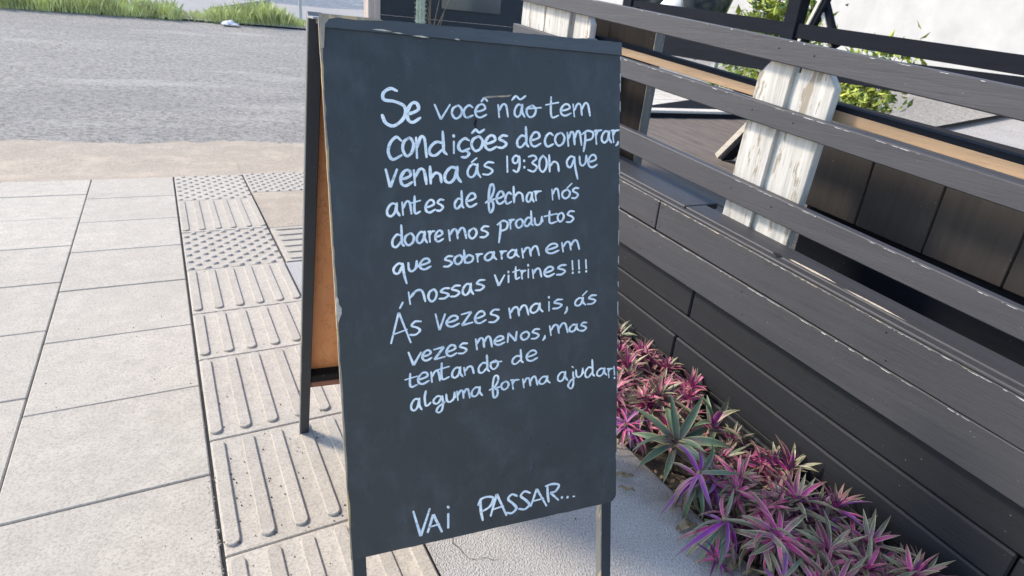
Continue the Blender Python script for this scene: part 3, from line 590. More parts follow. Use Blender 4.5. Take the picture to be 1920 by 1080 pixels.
 (0.00464, "1301,4742 1322,4961;1327,4844 1356,4810 1386,4774 1415,4742 1444,4721 1474,4711 1504,4709 1533,4717 1556,4737 1574,4773 1586,4823 1596,4878 1608,4931;1762,4718 1744,4729 1725,4739 1707,4751 1693,4766 1683,4787 1674,4811 1670,4836 1670,4860 1677,4885 1689,4912 1704,4934 1720,4946 1739,4946 1760,4937 1780,4922 1797,4904 1810,4881 1821,4853 1828,4823 1829,4797 1824,4774 1813,4752 1799,4734 1787,4722 1776,4717 1766,4719 1755,4723 1745,4726;2079,4714 2053,4713 2027,4710 2001,4709 1978,4713 1955,4724 1933,4741 1916,4758 1912,4772 1925,4781 1952,4788 1983,4794 2007,4802 2027,4811 2045,4821 2057,4832 2060,4844 2050,4859 2031,4876 2007,4891 1983,4902 1959,4906 1933,4906 1906,4904 1880,4903;2291,4678 2266,4676 2241,4673 2216,4672 2194,4676 2172,4688 2150,4705 2134,4723 2130,4738 2143,4748 2169,4755 2198,4762 2222,4770 2241,4780 2258,4791 2270,4803 2273,4816 2264,4831 2245,4849 2222,4865 2198,4877 2175,4881 2150,4880 2124,4878 2099,4876;2498,4670 2480,4664 2461,4658 2443,4654 2425,4658 2406,4671 2386,4691 2368,4714 2355,4736 2346,4759 2341,4783 2340,4807 2343,4826 2351,4842 2365,4857 2380,4867 2396,4869 2413,4864 2432,4853 2451,4836 2466,4813 2479,4783 2489,4746 2498,4707 2507,4669;2512,4653 2509,4684 2505,4717 2502,4748 2504,4776 2512,4799 2525,4820 2539,4840 2552,4860;2788,4601 2763,4599 2737,4597 2713,4596 2691,4600 2669,4611 2648,4628 2632,4645 2628,4659 2641,4668 2667,4675 2696,4682 2720,4689 2738,4699 2755,4709 2767,4720 2770,4732 2761,4747 2743,4764 2720,4780 2697,4791 2674,4795 2649,4794 2623,4792 2598,4791"),
 (0.00464, "3000,4520 3076,4726 3080,4726 3200,4532;3286,4544 3283,4675;3283,4473 3290,4482;3441,4383 3439,4432 3436,4483 3435,4530 3435,4567 3437,4591 3441,4607 3446,4616 3455,4621 3468,4620 3484,4612 3502,4603 3519,4594;3381,4478 3521,4442;3545,4468 3574,4461;3559,4468 3572,4622;3568,4525 3574,4512 3580,4498 3586,4485 3595,4475 3606,4470 3619,4468 3633,4467 3646,4465;3708,4447 3706,4605;3705,4361 3712,4371;3799,4458 3815,4623;3816,4535 3834,4510 3851,4483 3869,4460 3886,4444 3905,4437 3923,4436 3941,4443 3956,4458 3967,4485 3975,4523 3982,4565 3990,4605;4072,4534 4097,4529 4123,4525 4148,4520 4172,4513 4197,4505 4221,4496 4242,4486 4254,4475 4255,4461 4247,4445 4234,4430 4219,4420 4201,4416 4179,4416 4155,4421 4133,4430 4111,4446 4089,4469 4070,4493 4058,4516 4055,4537 4059,4558 4067,4577 4079,4591 4094,4602 4113,4609 4135,4613 4160,4612 4186,4605 4216,4593 4247,4578 4277,4564;4540,4400 4512,4399 4483,4397 4456,4396 4432,4401 4408,4412 4385,4428 4368,4445 4363,4459 4378,4468 4407,4474 4439,4480 4466,4487 4487,4496 4506,4506 4520,4517 4523,4529 4513,4543 4493,4560 4468,4576 4443,4587 4417,4591 4390,4591 4361,4589 4333,4588;4685,4325 4695,4504;4695,4572 4698,4580;4832,4322 4842,4496;4842,4563 4845,4570;4997,4319 5007,4491;5007,4557 5011,4565"),
 (0.00464, "1184,4925 1130,5022;937,5673 1099,5113 1107,5114 1301,5693;1010,5507 1238,5442;1508,5309 1480,5305 1452,5301 1426,5298 1402,5303 1378,5316 1354,5337 1336,5359 1331,5378 1345,5391 1373,5401 1405,5410 1431,5422 1451,5435 1469,5449 1482,5465 1485,5481 1475,5500 1454,5522 1429,5541 1403,5554 1378,5559 1351,5557 1323,5553 1295,5550"),
 (0.00464, "1796,5199 1859,5506 1863,5506 1979,5214;2022,5380 2051,5375 2080,5371 2108,5366 2135,5360 2162,5351 2190,5342 2214,5331 2227,5320 2229,5305 2221,5287 2207,5271 2190,5260 2170,5256 2145,5255 2118,5259 2093,5269 2069,5286 2043,5310 2021,5336 2007,5360 2003,5383 2007,5406 2016,5426 2028,5442 2045,5454 2066,5462 2091,5467 2118,5466 2148,5459 2182,5446 2217,5431 2251,5417;2306,5244 2502,5207 2502,5211 2307,5459 2312,5459 2520,5419;2589,5350 2614,5345 2640,5341 2666,5336 2690,5329 2714,5320 2739,5311 2760,5299 2772,5286 2774,5269 2766,5250 2754,5231 2739,5219 2721,5214 2698,5213 2675,5217 2652,5227 2630,5246 2607,5272 2588,5301 2576,5327 2572,5352 2575,5378 2583,5401 2594,5419 2609,5433 2628,5442 2651,5448 2675,5447 2702,5440 2732,5426 2763,5410 2793,5395;3075,5213 3047,5210 3019,5205 2991,5203 2967,5207 2943,5221 2919,5241 2901,5262 2897,5280 2911,5292 2940,5302 2972,5311 2999,5322 3020,5334 3039,5348 3052,5362 3056,5378 3045,5396 3025,5417 2999,5436 2973,5449 2948,5453 2920,5452 2891,5448 2863,5446"),
 (0.00464, "3287,5207 3313,5399;3315,5296 3334,5269 3354,5240 3373,5214 3393,5197 3413,5189 3434,5188 3454,5195 3469,5211 3480,5240 3486,5280 3491,5324 3497,5367;3498,5280 3517,5251 3535,5221 3554,5194 3573,5176 3593,5167 3613,5165 3633,5171 3650,5188 3665,5221 3677,5267 3688,5318 3700,5366;3939,5164 3916,5160 3893,5155 3870,5152 3847,5155 3823,5167 3798,5184 3776,5204 3760,5224 3749,5244 3744,5265 3743,5285 3747,5302 3758,5316 3775,5328 3795,5336 3816,5338 3837,5333 3861,5323 3884,5308 3903,5288 3918,5262 3930,5230 3940,5196 3951,5163;3957,5149 3954,5176 3949,5204 3947,5231 3950,5255 3961,5275 3978,5293 3996,5309 4014,5327;4156,5139 4155,5320;4154,5043 4160,5054;4456,5110 4427,5108 4397,5106 4369,5105 4344,5109 4319,5119 4295,5134 4277,5150 4273,5163 4288,5172 4318,5178 4352,5184 4379,5191 4401,5199 4421,5209 4435,5219 4439,5230 4429,5243 4408,5259 4382,5273 4355,5283 4329,5287 4300,5287 4271,5285 4241,5284;4562,5282 4561,5298 4561,5313 4560,5329 4555,5345 4547,5360 4537,5375 4525,5390 4514,5405"),
 (0.00464, "4922,5119 4901,5116 4880,5111 4860,5109 4840,5112 4818,5122 4797,5137 4777,5155 4763,5172 4754,5189 4749,5208 4749,5225 4753,5240 4762,5252 4778,5262 4796,5269 4814,5271 4833,5267 4854,5258 4874,5245 4891,5228 4904,5205 4914,5177 4923,5147 4932,5118;4937,5106 4935,5130 4931,5155 4929,5178 4932,5199 4942,5217 4957,5232 4974,5246 4989,5261;5022,4978 4926,5062;5244,5078 5216,5076 5188,5074 5161,5073 5137,5076 5113,5087 5090,5102 5073,5118 5069,5131 5084,5139 5112,5146 5145,5152 5171,5159 5192,5168 5211,5177 5225,5188 5229,5199 5219,5213 5199,5228 5174,5243 5149,5253 5124,5256 5096,5256 5068,5254 5040,5253"),
 (0.00464, "1253,5888 1336,6136 1341,6137 1486,5913;1525,5996 1545,5993 1566,5989 1586,5986 1605,5980 1625,5974 1645,5966 1662,5957 1672,5946 1673,5932 1667,5914 1657,5899 1646,5888 1631,5883 1614,5882 1595,5885 1577,5893 1559,5909 1541,5931 1525,5955 1515,5977 1512,5998 1514,6020 1520,6040 1528,6055 1540,6067 1555,6075 1573,6080 1592,6081 1614,6075 1638,6064 1663,6050 1687,6038;1742,5882 1932,5850 1932,5854 1741,6078 1746,6078 1948,6044;1997,5953 2020,5950 2043,5946 2066,5942 2088,5936 2110,5929 2132,5920 2151,5910 2162,5898 2163,5882 2157,5864 2146,5846 2133,5835 2116,5830 2096,5828 2075,5832 2055,5841 2035,5858 2014,5882 1997,5908 1986,5933 1982,5956 1985,5979 1992,6001 2001,6018 2015,6031 2032,6040 2052,6045 2074,6046 2098,6039 2125,6027 2153,6013 2180,5999;2403,5827 2379,5824 2355,5820 2332,5818 2311,5821 2291,5832 2271,5848 2256,5864 2252,5878 2264,5888 2288,5896 2316,5904 2338,5913 2355,5923 2371,5934 2383,5946 2385,5958 2377,5973 2359,5989 2337,6004 2316,6014 2294,6017 2271,6016 2246,6012 2223,6010"),
 (0.00464, "2579,5764 2598,5968;2600,5859 2617,5831 2633,5801 2649,5774 2665,5757 2681,5749 2698,5749 2714,5756 2726,5774 2734,5805 2739,5847 2743,5895 2747,5940;2749,5848 2764,5819 2780,5787 2795,5760 2810,5742 2826,5733 2843,5730 2859,5738 2873,5756 2884,5791 2893,5840 2902,5894 2910,5946;2980,5852 3004,5848 3029,5845 3053,5841 3075,5836 3099,5830 3123,5822 3142,5814 3154,5804 3155,5791 3148,5776 3136,5762 3121,5753 3104,5749 3083,5748 3060,5752 3039,5759 3018,5774 2997,5793 2979,5815 2967,5835 2964,5854 2967,5873 2975,5891 2985,5904 3000,5914 3018,5922 3039,5925 3063,5925 3088,5920 3116,5909 3146,5897 3175,5886;3241,5888 3263,5708 3265,5707 3411,5876 3413,5876 3440,5694;3629,5712 3609,5720 3588,5727 3568,5736 3553,5747 3541,5762 3533,5779 3528,5797 3529,5814 3538,5832 3552,5851 3570,5867 3589,5876 3610,5875 3634,5869 3657,5858 3675,5845 3689,5828 3701,5808 3708,5787 3709,5768 3702,5752 3688,5736 3672,5723 3658,5714 3646,5711 3634,5713 3622,5716 3610,5718;3936,5686 3912,5683 3888,5679 3865,5678 3845,5681 3825,5691 3805,5707 3790,5723 3787,5737 3799,5747 3823,5755 3851,5763 3873,5772 3890,5782 3906,5793 3918,5804 3921,5817 3912,5831 3895,5848 3874,5862 3852,5872 3831,5876 3808,5874 3784,5871 3760,5869;4057,5836 4056,5847 4056,5858 4054,5869 4051,5880 4044,5891 4034,5901 4024,5911 4014,5922;4167,5645 4195,5837;4195,5735 4214,5708 4233,5679 4252,5654 4271,5637 4291,5630 4312,5629 4331,5636 4347,5652 4357,5681 4364,5721 4369,5766 4375,5808;4376,5722 4394,5694 4412,5664 4430,5637 4448,5620 4467,5611 4488,5609 4507,5615 4524,5632 4539,5665 4551,5711 4563,5762 4575,5811;4780,5674 4761,5670 4741,5666 4721,5663 4702,5666 4682,5675 4661,5688 4643,5704 4629,5719 4621,5735 4616,5751 4615,5767 4619,5780 4629,5791 4643,5801 4660,5808 4678,5809 4696,5806 4715,5798 4735,5786 4751,5771 4763,5751 4773,5726 4781,5699 4790,5673;4795,5662 4792,5683 4789,5705 4787,5726 4790,5745 4799,5761 4813,5775 4829,5789 4844,5802;5019,5648 4999,5646 4979,5642 4960,5640 4942,5643 4925,5652 4909,5666 4896,5681 4894,5693 4904,5702 4925,5709 4948,5715 4967,5723 4982,5732 4996,5742 5006,5752 5008,5763 5001,5776 4987,5790 4969,5803 4951,5812 4933,5814 4913,5813 4893,5810 4873,5808"),
 (0.00442, "1267,6303 1263,6357 1258,6414 1255,6465 1255,6506 1258,6533 1263,6550 1272,6560 1285,6566 1306,6565 1331,6557 1359,6546 1386,6537;1171,6408 1393,6368;1427,6438 1451,6434 1475,6430 1499,6426 1522,6419 1545,6412 1569,6402 1589,6392 1600,6380 1602,6364 1595,6345 1584,6327 1570,6315 1553,6310 1532,6309 1509,6313 1488,6322 1467,6340 1445,6364 1426,6392 1414,6417 1411,6441 1413,6465 1420,6487 1431,6504 1444,6517 1462,6527 1483,6532 1506,6532 1532,6525 1560,6512 1590,6497 1619,6483;1668,6322 1678,6517;1682,6414 1698,6385 1715,6355 1732,6329 1748,6312 1764,6304 1781,6304 1796,6313 1809,6331 1818,6364 1825,6409 1830,6458 1835,6505;1882,6167 1878,6234 1873,6304 1869,6369 1869,6419 1872,6453 1878,6475 1888,6488 1903,6494 1926,6493 1955,6483 1986,6470 2016,6459;1775,6296 2023,6249;2237,6303 2218,6298 2200,6291 2182,6287 2164,6290 2144,6302 2124,6320 2106,6342 2093,6363 2084,6384 2079,6407 2078,6429 2081,6447 2089,6463 2103,6477 2118,6486 2135,6489 2152,6485 2171,6474 2189,6459 2205,6438 2217,6410 2227,6375 2236,6338 2246,6302;2251,6287 2247,6317 2243,6348 2241,6377 2243,6403 2251,6426 2263,6446 2278,6464 2291,6484;2324,6312 2339,6458;2341,6380 2360,6358 2378,6335 2396,6315 2414,6301 2433,6296 2452,6295 2470,6301 2485,6314 2496,6339 2504,6372 2511,6409 2518,6444;2800,6277 2777,6270 2754,6261 2732,6255 2710,6257 2687,6271 2663,6292 2642,6317 2627,6341 2621,6365 2619,6392 2623,6416 2630,6435 2642,6447 2659,6455 2679,6458 2700,6453 2723,6438 2747,6414 2773,6387 2798,6361;2799,6109 2800,6152 2802,6196 2803,6238 2804,6277 2804,6311 2803,6343 2803,6371 2806,6394 2813,6411 2823,6423 2833,6432 2843,6442;2961,6237 2943,6246 2925,6253 2908,6262 2894,6274 2884,6289 2876,6307 2872,6327 2873,6345 2880,6364 2893,6384 2908,6401 2924,6410 2942,6411 2963,6404 2983,6392 2999,6379 3012,6361 3022,6340 3028,6318 3029,6298 3024,6280 3012,6264 2998,6250 2986,6240 2975,6237 2965,6238 2955,6241 2944,6244;2870,6272 3103,6271"),
 (0.00442, "3522,6212 3499,6206 3475,6199 3451,6195 3429,6198 3405,6209 3380,6226 3358,6247 3344,6266 3337,6286 3336,6307 3339,6326 3347,6341 3360,6351 3378,6357 3399,6359 3421,6354 3444,6342 3470,6322 3496,6300 3521,6279;3519,6077 3522,6112 3524,6147 3526,6181 3527,6211 3528,6239 3527,6264 3528,6287 3531,6305 3538,6319 3548,6328 3560,6335 3570,6343;3664,6243 3692,6238 3720,6234 3747,6230 3773,6223 3799,6215 3826,6206 3849,6196 3861,6184 3862,6168 3854,6150 3840,6133 3824,6122 3804,6117 3780,6116 3755,6120 3731,6130 3707,6147 3683,6171 3662,6198 3649,6222 3646,6245 3650,6269 3659,6290 3671,6307 3687,6319 3708,6328 3732,6332 3759,6332 3788,6325 3820,6313 3853,6297 3886,6284"),
 (0.0043, "1410,6829 1393,6822 1375,6814 1358,6810 1341,6812 1322,6825 1303,6845 1285,6869 1272,6893 1263,6917 1258,6943 1257,6968 1259,6989 1267,7007 1279,7023 1294,7034 1310,7038 1326,7034 1344,7022 1362,7005 1378,6981 1390,6950 1400,6911 1409,6869 1419,6828;1424,6811 1420,6845 1416,6880 1413,6913 1415,6943 1422,6969 1434,6992 1447,7014 1459,7036;1552,6684 1545,6713 1537,6741 1530,6770 1526,6802 1525,6840 1527,6884 1530,6925 1536,6955 1543,6971 1553,6978 1564,6979 1576,6976 1590,6968 1606,6954 1622,6938 1637,6923;1861,6842 1840,6832 1818,6822 1797,6814 1777,6814 1754,6825 1730,6844 1710,6866 1697,6886 1692,6904 1694,6923 1701,6939 1711,6951 1725,6959 1744,6963 1764,6962 1784,6953 1803,6935 1822,6907 1841,6877 1861,6848;1874,6824 1876,6862 1879,6900 1882,6937 1881,6974 1877,7011 1871,7049 1862,7083 1852,7110 1838,7127 1821,7139 1804,7145 1789,7147 1775,7143 1761,7135 1751,7123 1747,7109 1750,7092 1760,7071 1774,7050 1793,7029 1819,7010 1851,6992 1885,6973 1918,6955;1950,6803 1952,6835 1952,6869 1954,6900 1960,6925 1970,6943 1984,6956 1999,6964 2016,6965 2036,6959 2058,6946 2079,6929 2095,6907 2105,6881 2111,6849 2114,6816 2119,6783;2119,6783 2135,6887;2168,6771 2181,6948;2184,6854 2197,6830 2210,6804 2222,6781 2235,6767 2248,6760 2261,6760 2273,6767 2283,6782 2289,6809 2292,6846 2295,6887 2297,6925;2300,6847 2312,6821 2324,6794 2336,6771 2348,6755 2361,6748 2373,6746 2386,6753 2396,6769 2405,6799 2411,6841 2418,6888 2424,6933;2625,6753 2607,6748 2588,6741 2569,6738 2550,6740 2530,6751 2510,6768 2492,6787 2478,6806 2469,6826 2464,6847 2463,6867 2466,6884 2475,6898 2489,6911 2505,6920 2522,6923 2539,6919 2559,6909 2578,6895 2594,6876 2606,6850 2616,6819 2625,6785 2635,6752;2640,6738 2637,6765 2633,6793 2630,6820 2633,6844 2641,6865 2654,6883 2669,6901 2683,6919"),
 (0.0043, "2840,6834 2869,6820 2900,6808 2929,6793 2955,6774 2978,6747 3000,6715 3017,6682 3028,6651 3031,6623 3028,6594 3020,6570 3010,6555 2996,6548 2979,6549 2961,6557 2946,6575 2934,6606 2924,6648 2915,6696 2910,6744 2907,6798 2908,6858 2911,6914 2915,6957 2921,6984 2929,7001 2939,7008 2950,7009 2964,7003 2981,6987 2996,6967 3007,6946 3011,6923 3012,6897 3009,6871 3004,6851 2990,6839 2971,6832 2955,6827 2954,6821 2972,6813 3004,6805 3041,6798 3076,6790;3179,6699 3161,6707 3142,6714 3125,6723 3111,6734 3101,6748 3093,6766 3089,6784 3090,6801 3097,6819 3110,6839 3126,6855 3142,6864 3161,6864 3182,6858 3202,6847 3219,6835 3231,6818 3242,6798 3248,6777 3249,6758 3243,6741 3231,6725 3217,6712 3204,6703 3194,6699 3183,6700 3173,6703 3162,6705;3297,6684 3347,6681;3320,6687 3344,6876;3337,6758 3347,6742 3357,6726 3368,6711 3382,6701 3402,6696 3424,6696 3448,6696 3472,6697;3560,6699 3580,6879;3581,6783 3597,6758 3612,6732 3627,6708 3642,6693 3658,6687 3674,6686 3689,6693 3701,6709 3709,6736 3715,6773 3718,6815 3723,6855;3724,6774 3738,6748 3753,6720 3767,6696 3781,6680 3797,6673 3813,6671 3828,6677 3841,6694 3852,6724 3862,6767 3871,6815 3880,6860;4095,6711 4075,6708 4054,6703 4033,6700 4013,6702 3992,6712 3970,6726 3950,6743 3936,6759 3926,6776 3921,6793 3921,6810 3925,6825 3935,6837 3950,6847 3968,6854 3986,6857 4005,6853 4026,6845 4046,6832 4064,6816 4077,6794 4087,6767 4096,6739 4106,6711;4111,6699 4108,6722 4104,6746 4102,6768 4105,6789 4115,6806 4130,6822 4146,6836 4162,6851"),
 (0.0043, "4510,6671 4490,6666 4470,6659 4451,6655 4432,6658 4412,6669 4391,6687 4373,6708 4359,6728 4350,6749 4346,6771 4345,6792 4349,6810 4358,6826 4373,6839 4390,6849 4407,6852 4425,6848 4445,6838 4464,6823 4480,6802 4492,6775 4502,6742 4510,6705 4519,6670;4524,6656 4522,6685 4518,6715 4516,6743 4519,6769 4528,6791 4542,6811 4558,6829 4573,6848;4701,6688 4704,6751 4709,6816 4712,6877 4710,6929 4703,6970 4691,7005 4677,7030 4661,7042 4640,7039 4615,7022 4593,6998 4583,6974 4587,6950 4601,6923 4621,6895 4642,6872 4663,6854 4688,6839 4714,6826 4740,6812;4681,6566 4701,6583;4771,6653 4773,6685 4774,6718 4777,6749 4784,6773 4794,6791 4808,6805 4823,6812 4839,6814 4858,6808 4879,6795 4898,6778 4914,6757 4922,6730 4926,6699 4929,6666 4932,6633;4932,6633 4951,6737;5160,6651 5138,6642 5116,6632 5094,6625 5073,6627 5050,6641 5028,6664 5008,6691 4995,6717 4989,6743 4988,6772 4992,6799 5000,6819 5012,6833 5029,6843 5048,6846 5069,6841 5090,6825 5113,6800 5137,6770 5161,6743;5155,6468 5158,6515 5160,6562 5163,6609 5165,6651 5166,6689 5166,6723 5167,6754 5170,6780 5177,6798 5187,6811 5198,6821 5208,6833;5444,6701 5423,6696 5402,6691 5382,6688 5362,6690 5341,6700 5319,6715 5300,6733 5285,6750 5277,6767 5272,6786 5272,6804 5276,6819 5286,6831 5301,6843 5319,6850 5337,6853 5356,6849 5377,6841 5397,6828 5414,6810 5427,6788 5436,6759 5445,6729 5454,6700;5459,6688 5457,6712 5453,6737 5452,6761 5455,6782 5465,6801 5480,6817 5496,6832 5512,6848;5527,6715 5564,6710;5544,6717 5566,6910;5558,6789 5565,6773 5572,6756 5580,6740 5590,6729 5604,6723 5621,6722 5639,6722 5656,6721;5691,6685 5707,6869;5707,6940 5712,6948"),
 (0.00589, "1215,9099 1339,9637 1342,9637 1539,9113;1485,9588 1605,9244 1610,9245 1767,9642;1540,9489 1716,9473;1910,9298 1900,9587;1907,9141 1922,9162"),
 (0.00544, "2594,9120 2594,9185 2593,9251 2594,9315 2597,9376 2603,9433 2612,9485 2621,9537 2630,9589;2543,9237 2558,9207 2572,9175 2589,9146 2609,9124 2637,9110 2670,9101 2704,9098 2738,9099 2774,9104 2814,9113 2847,9128 2865,9151 2864,9187 2849,9232 2825,9279 2797,9317 2763,9342 2722,9361 2677,9377 2635,9395;2805,9529 2944,9086 2950,9088 3147,9590;2869,9401 3082,9375;3390,9212 3362,9194 3333,9174 3306,9159 3280,9155 3252,9166 3223,9189 3200,9216 3193,9244 3207,9273 3237,9303 3272,9335 3301,9366 3325,9397 3350,9428 3368,9458 3373,9485 3361,9512 3335,9538 3303,9560 3273,9572 3244,9572 3213,9562 3182,9549 3151,9537;3685,9204 3655,9186 3625,9167 3596,9151 3568,9147 3539,9158 3508,9179 3485,9205 3477,9232 3492,9259 3524,9289 3561,9320 3592,9351 3618,9381 3644,9411 3663,9440 3668,9467 3655,9492 3629,9517 3595,9537 3563,9548 3532,9548 3500,9538 3467,9524 3434,9512;3701,9506 3841,9152 3848,9154 4061,9571;3766,9405 3990,9394;4088,9124 4090,9175 4091,9227 4093,9278 4096,9326 4100,9371 4105,9412 4111,9452 4116,9492;4051,9124 4090,9118 4128,9111 4167,9106 4206,9107 4250,9113 4298,9123 4339,9138 4361,9158 4359,9186 4339,9223 4311,9258 4282,9284 4254,9295 4223,9298 4190,9298 4158,9299 4161,9299 4344,9499;4431,9462 4451,9466;4564,9483 4585,9487;4707,9495 4729,9500"),
]

# ================================================================ SETTING
ys_far = lin(-6, 4.4, 13) + lin(4.8, 30, 42) + [40, 60, 100, 200, 400]
xs_far = [-300, -150, -80, -40] + lin(-30, 30, 40) + [40, 80, 150, 300]
tag(sheet('ground', xs_far, ys_far, M['far'], -0.09))

SX0, SX1 = -0.010, 0.388       # tactile strip


def ragged(x):
    return 0.16 * noise.noise(Vector((x * 1.7, 3.1, 0))) + 0.07 * noise.noise(Vector((x * 7, 1.1, 0))) + 0.03 * noise.noise(Vector((x * 23, 1.1, 0)))


pav_l = sheet('concrete_pavement', [-30, -20, -12, -8] + lin(-6, SX0 - 0.002, 240), [4.395, 4.6, 5.0, 5.36], M['apron'], 0.0, edge=ragged)
sheet('side_pavement', [-30, -12, -3.02], [-3, 4.394], M['apron'], 0.0)
pav_r = sheet('stippled_pavement', lin(SX1 + 0.002, 1.043, 60), [-3, 0, 1.5, 2.748], M['stipple'], 0.0)
pav_c = sheet('concrete_pavement', lin(SX1 + 0.006, 1.043, 90), [3.262, 4.0, 4.4, 5.0, 5.36], M['apron'], 0.001, edge=ragged)
pav_t = sheet('concrete_pavement', lin(SX0 - 0.006, SX1 + 0.006, 40), [4.40, 4.6, 5.0, 5.36], M['apron'], 0.0005, edge=ragged)
sheet('mortar_bed', [SX0 - 0.03, SX1 + 0.03], [-3, 4.42], M['mortar'], -0.010)
sheet('mortar_bed', [SX1 + 0.03, 1.04], [2.74, 3.28], M['mortar'], -0.010)
sheet('asphalt_road', [-30, -15] + lin(-10, 12, 60) + [20], lin(4.3, 12.9, 30), M['asphalt'], -0.012)
sheet('far_pavement', lin(-30, 30, 30), lin(12.85, 17.4, 10), M['far'], 0.02)
sheet('far_road', lin(-30, 40, 30), lin(17.35, 27, 12), M['asphalt2'], 0.0)
# crack in the stippled concrete
bm = bmesh.new()
cr = [(0.452, 0.985), (0.455, 0.95), (0.448, 0.93), (0.457, 0.905), (0.462, 0.88), (0.476, 0.868), (0.498, 0.864), (0.512, 0.85), (0.53, 0.846)]
cr2 = []
for i in range(len(cr) - 1):
    for k in range(4):
        t = k / 4
        cr2.append((cr[i][0] + (cr[i + 1][0] - cr[i][0]) * t + RND.uniform(-.002, .002), cr[i][1] + (cr[i + 1][1] - cr[i][1]) * t + RND.uniform(-.002, .002)))
pv = None
for i, (x, y) in enumerate(cr2):
    hw = 0.0014 * (1 - i / len(cr2) * 0.7) * RND.uniform(0.6, 1.4)
    a, b = bm.verts.new((x - hw, y - hw * .5, 0.0012)), bm.verts.new((x + hw, y + hw * .5, 0.0012))
    if pv:
        bm.faces.new([pv[0], pv[1], b, a])
    pv = (a, b)
finish('pavement_crack', bm, M['mortar'], pav_r)

# ---- tactile paving
strip = root('tactile_paving', (0.19, 1.0, 0), None, None)
strip['kind'] = 'structure'
strip['label'] = 'pale concrete tactile paving strip with raised bars and domes'


def tile_at(x0, x1, y0, y1, jz=0.0):
    bm = bmesh.new()
    g = 0.002
    box(bm, x0 + g, x1 - g, y0 + g, y1 - g, -0.03, 0.003 + jz)
    return finish('tile', bm, M['tile'], strip, bevel=0.0025)


def ridge_mesh(L, wd=0.0315, hgt=0.0065):
    bm = bmesh.new()
    r = wd / 2

    def outline(rr, z, sh):
        pts = []
        for k in range(7):
            a = math.pi * k / 6
            pts.append((math.cos(a) * rr, L / 2 - r + math.sin(a) * rr, z))
        for k in range(7):
            a = math.pi + math.pi * k / 6
            pts.append((math.cos(a) * rr, -L / 2 + r + math.sin(a) * rr, z))
        return [bm.verts.new(p) for p in pts]
    A = outline(r, 0, 0)
    B = outline(r * 0.95, hgt * 0.82, 0)
    Cc = outline(r * 0.84, hgt, 0)
    n = len(A)
    for P, Q in ((A, B), (B, Cc)):
        for k in range(n):
            bm.faces.new([P[k], P[(k + 1) % n], Q[(k + 1) % n], Q[k]])
    bm.faces.new(Cc)
    bmesh.ops.recalc_face_normals(bm, faces=bm.faces[:])
    me = bpy.data.meshes.new('ridge')
    bm.to_mesh(me)
    bm.free()
    me.materials.append(M['ridge'])
    return me


RM = {}


def ridges(t, x0, x1, y0, y1, along='Y', xs=None):
    base = wloc(t)
    if along == 'Y':
        L = round((y1 - y0) - 0.035, 3)
        if L not in RM:
            RM[L] = ridge_mesh(L)
        for x in xs:
            o = link('ridge', RM[L], t, Vector((x + RND.uniform(-.002, .002), (y0 + y1) / 2 + 0.006, 0.003)) - base)
    else:
        L = round((x1 - x0) - 0.03, 3)
        if L not in RM:
            RM[L] = ridge_mesh(L)
        k = 6
        for i in range(k):
            y = y0 + (i + 0.5) * (y1 - y0) / k
            o = link('ridge', RM[L], t, Vector(((x0 + x1) / 2 + 0.005, y, 0.003)) - base)
            o.rotation_euler.z = math.pi / 2


def domes(t, x0, x1, y0, y1, nx=6, ny=6):
    base = Vector(((x0 + x1) / 2, (y0 + y1) / 2, 0))
    bm = bmesh.new()
    sx, sy = (x1 - x0) / nx, (y1 - y0) / ny
    for j in range(ny * 2):
        for i in range(nx):
            x = x0 + (i + (0.27 if j % 2 == 0 else 0.75)) * sx
            y = y0 + (j + 0.5) * sy / 2
            if x > x1 - 0.012:
                continue
            R0, R1, hh = 0.0155, 0.0095, 0.0065
            a = [bm.verts.new((x + math.cos(q * math.pi / 5) * R0, y + math.sin(q * math.pi / 5) * R0, 0.003)) for q in range(10)]
            b = [bm.verts.new((x + math.cos(q * math.pi / 5) * R1, y + math.sin(q * math.pi / 5) * R1, 0.003 + hh)) for q in range(10)]
            for q in range(10):
                bm.faces.new([a[q], a[(q + 1) % 10], b[(q + 1) % 10], b[q]])
            bm.faces.new(b)
    finish('dome_field', bm, M['dome'], t, kind='stuff')


RX = (0.012, 0.084, 0.156, 0.228, 0.299, 0.366)
rows = [(-0.60, -0.18, 'b'), (-0.18, 0.24, 'b'), (0.24, 0.675, 'b'), (0.675, 1.095, 'b'), (1.095, 1.517, 'b'), (1.517, 1.965, 'b'), (1.965, 2.316, 'b'), (2.316, 2.755, 'b'), (2.755, 3.265, 'd'), (3.265, 3.83, 'b'), (3.83, 4.395, 'd')]
for y0, y1, k in rows:
    t = tile_at(SX0, SX1, y0, y1, RND.uniform(-.001, .001))
    if k == 'b':
        ridges(t, SX0, SX1, y0, y1, 'Y', RX)
    else:
        domes(t, SX0, SX1, y0, y1)
for x0, x1 in ((0.395, 0.80), (0.80, 1.04)):
    t = tile_at(x0, x1, 2.755, 3.255)
    ridges(t, x0, x1, 2.755, 3.255, 'X')
    t = tile_at(x0, x1, 3.95, 4.42)
    domes(t, x0, x1, 3.95, 4.42, 6 if x0 < .5 else 4, 6)

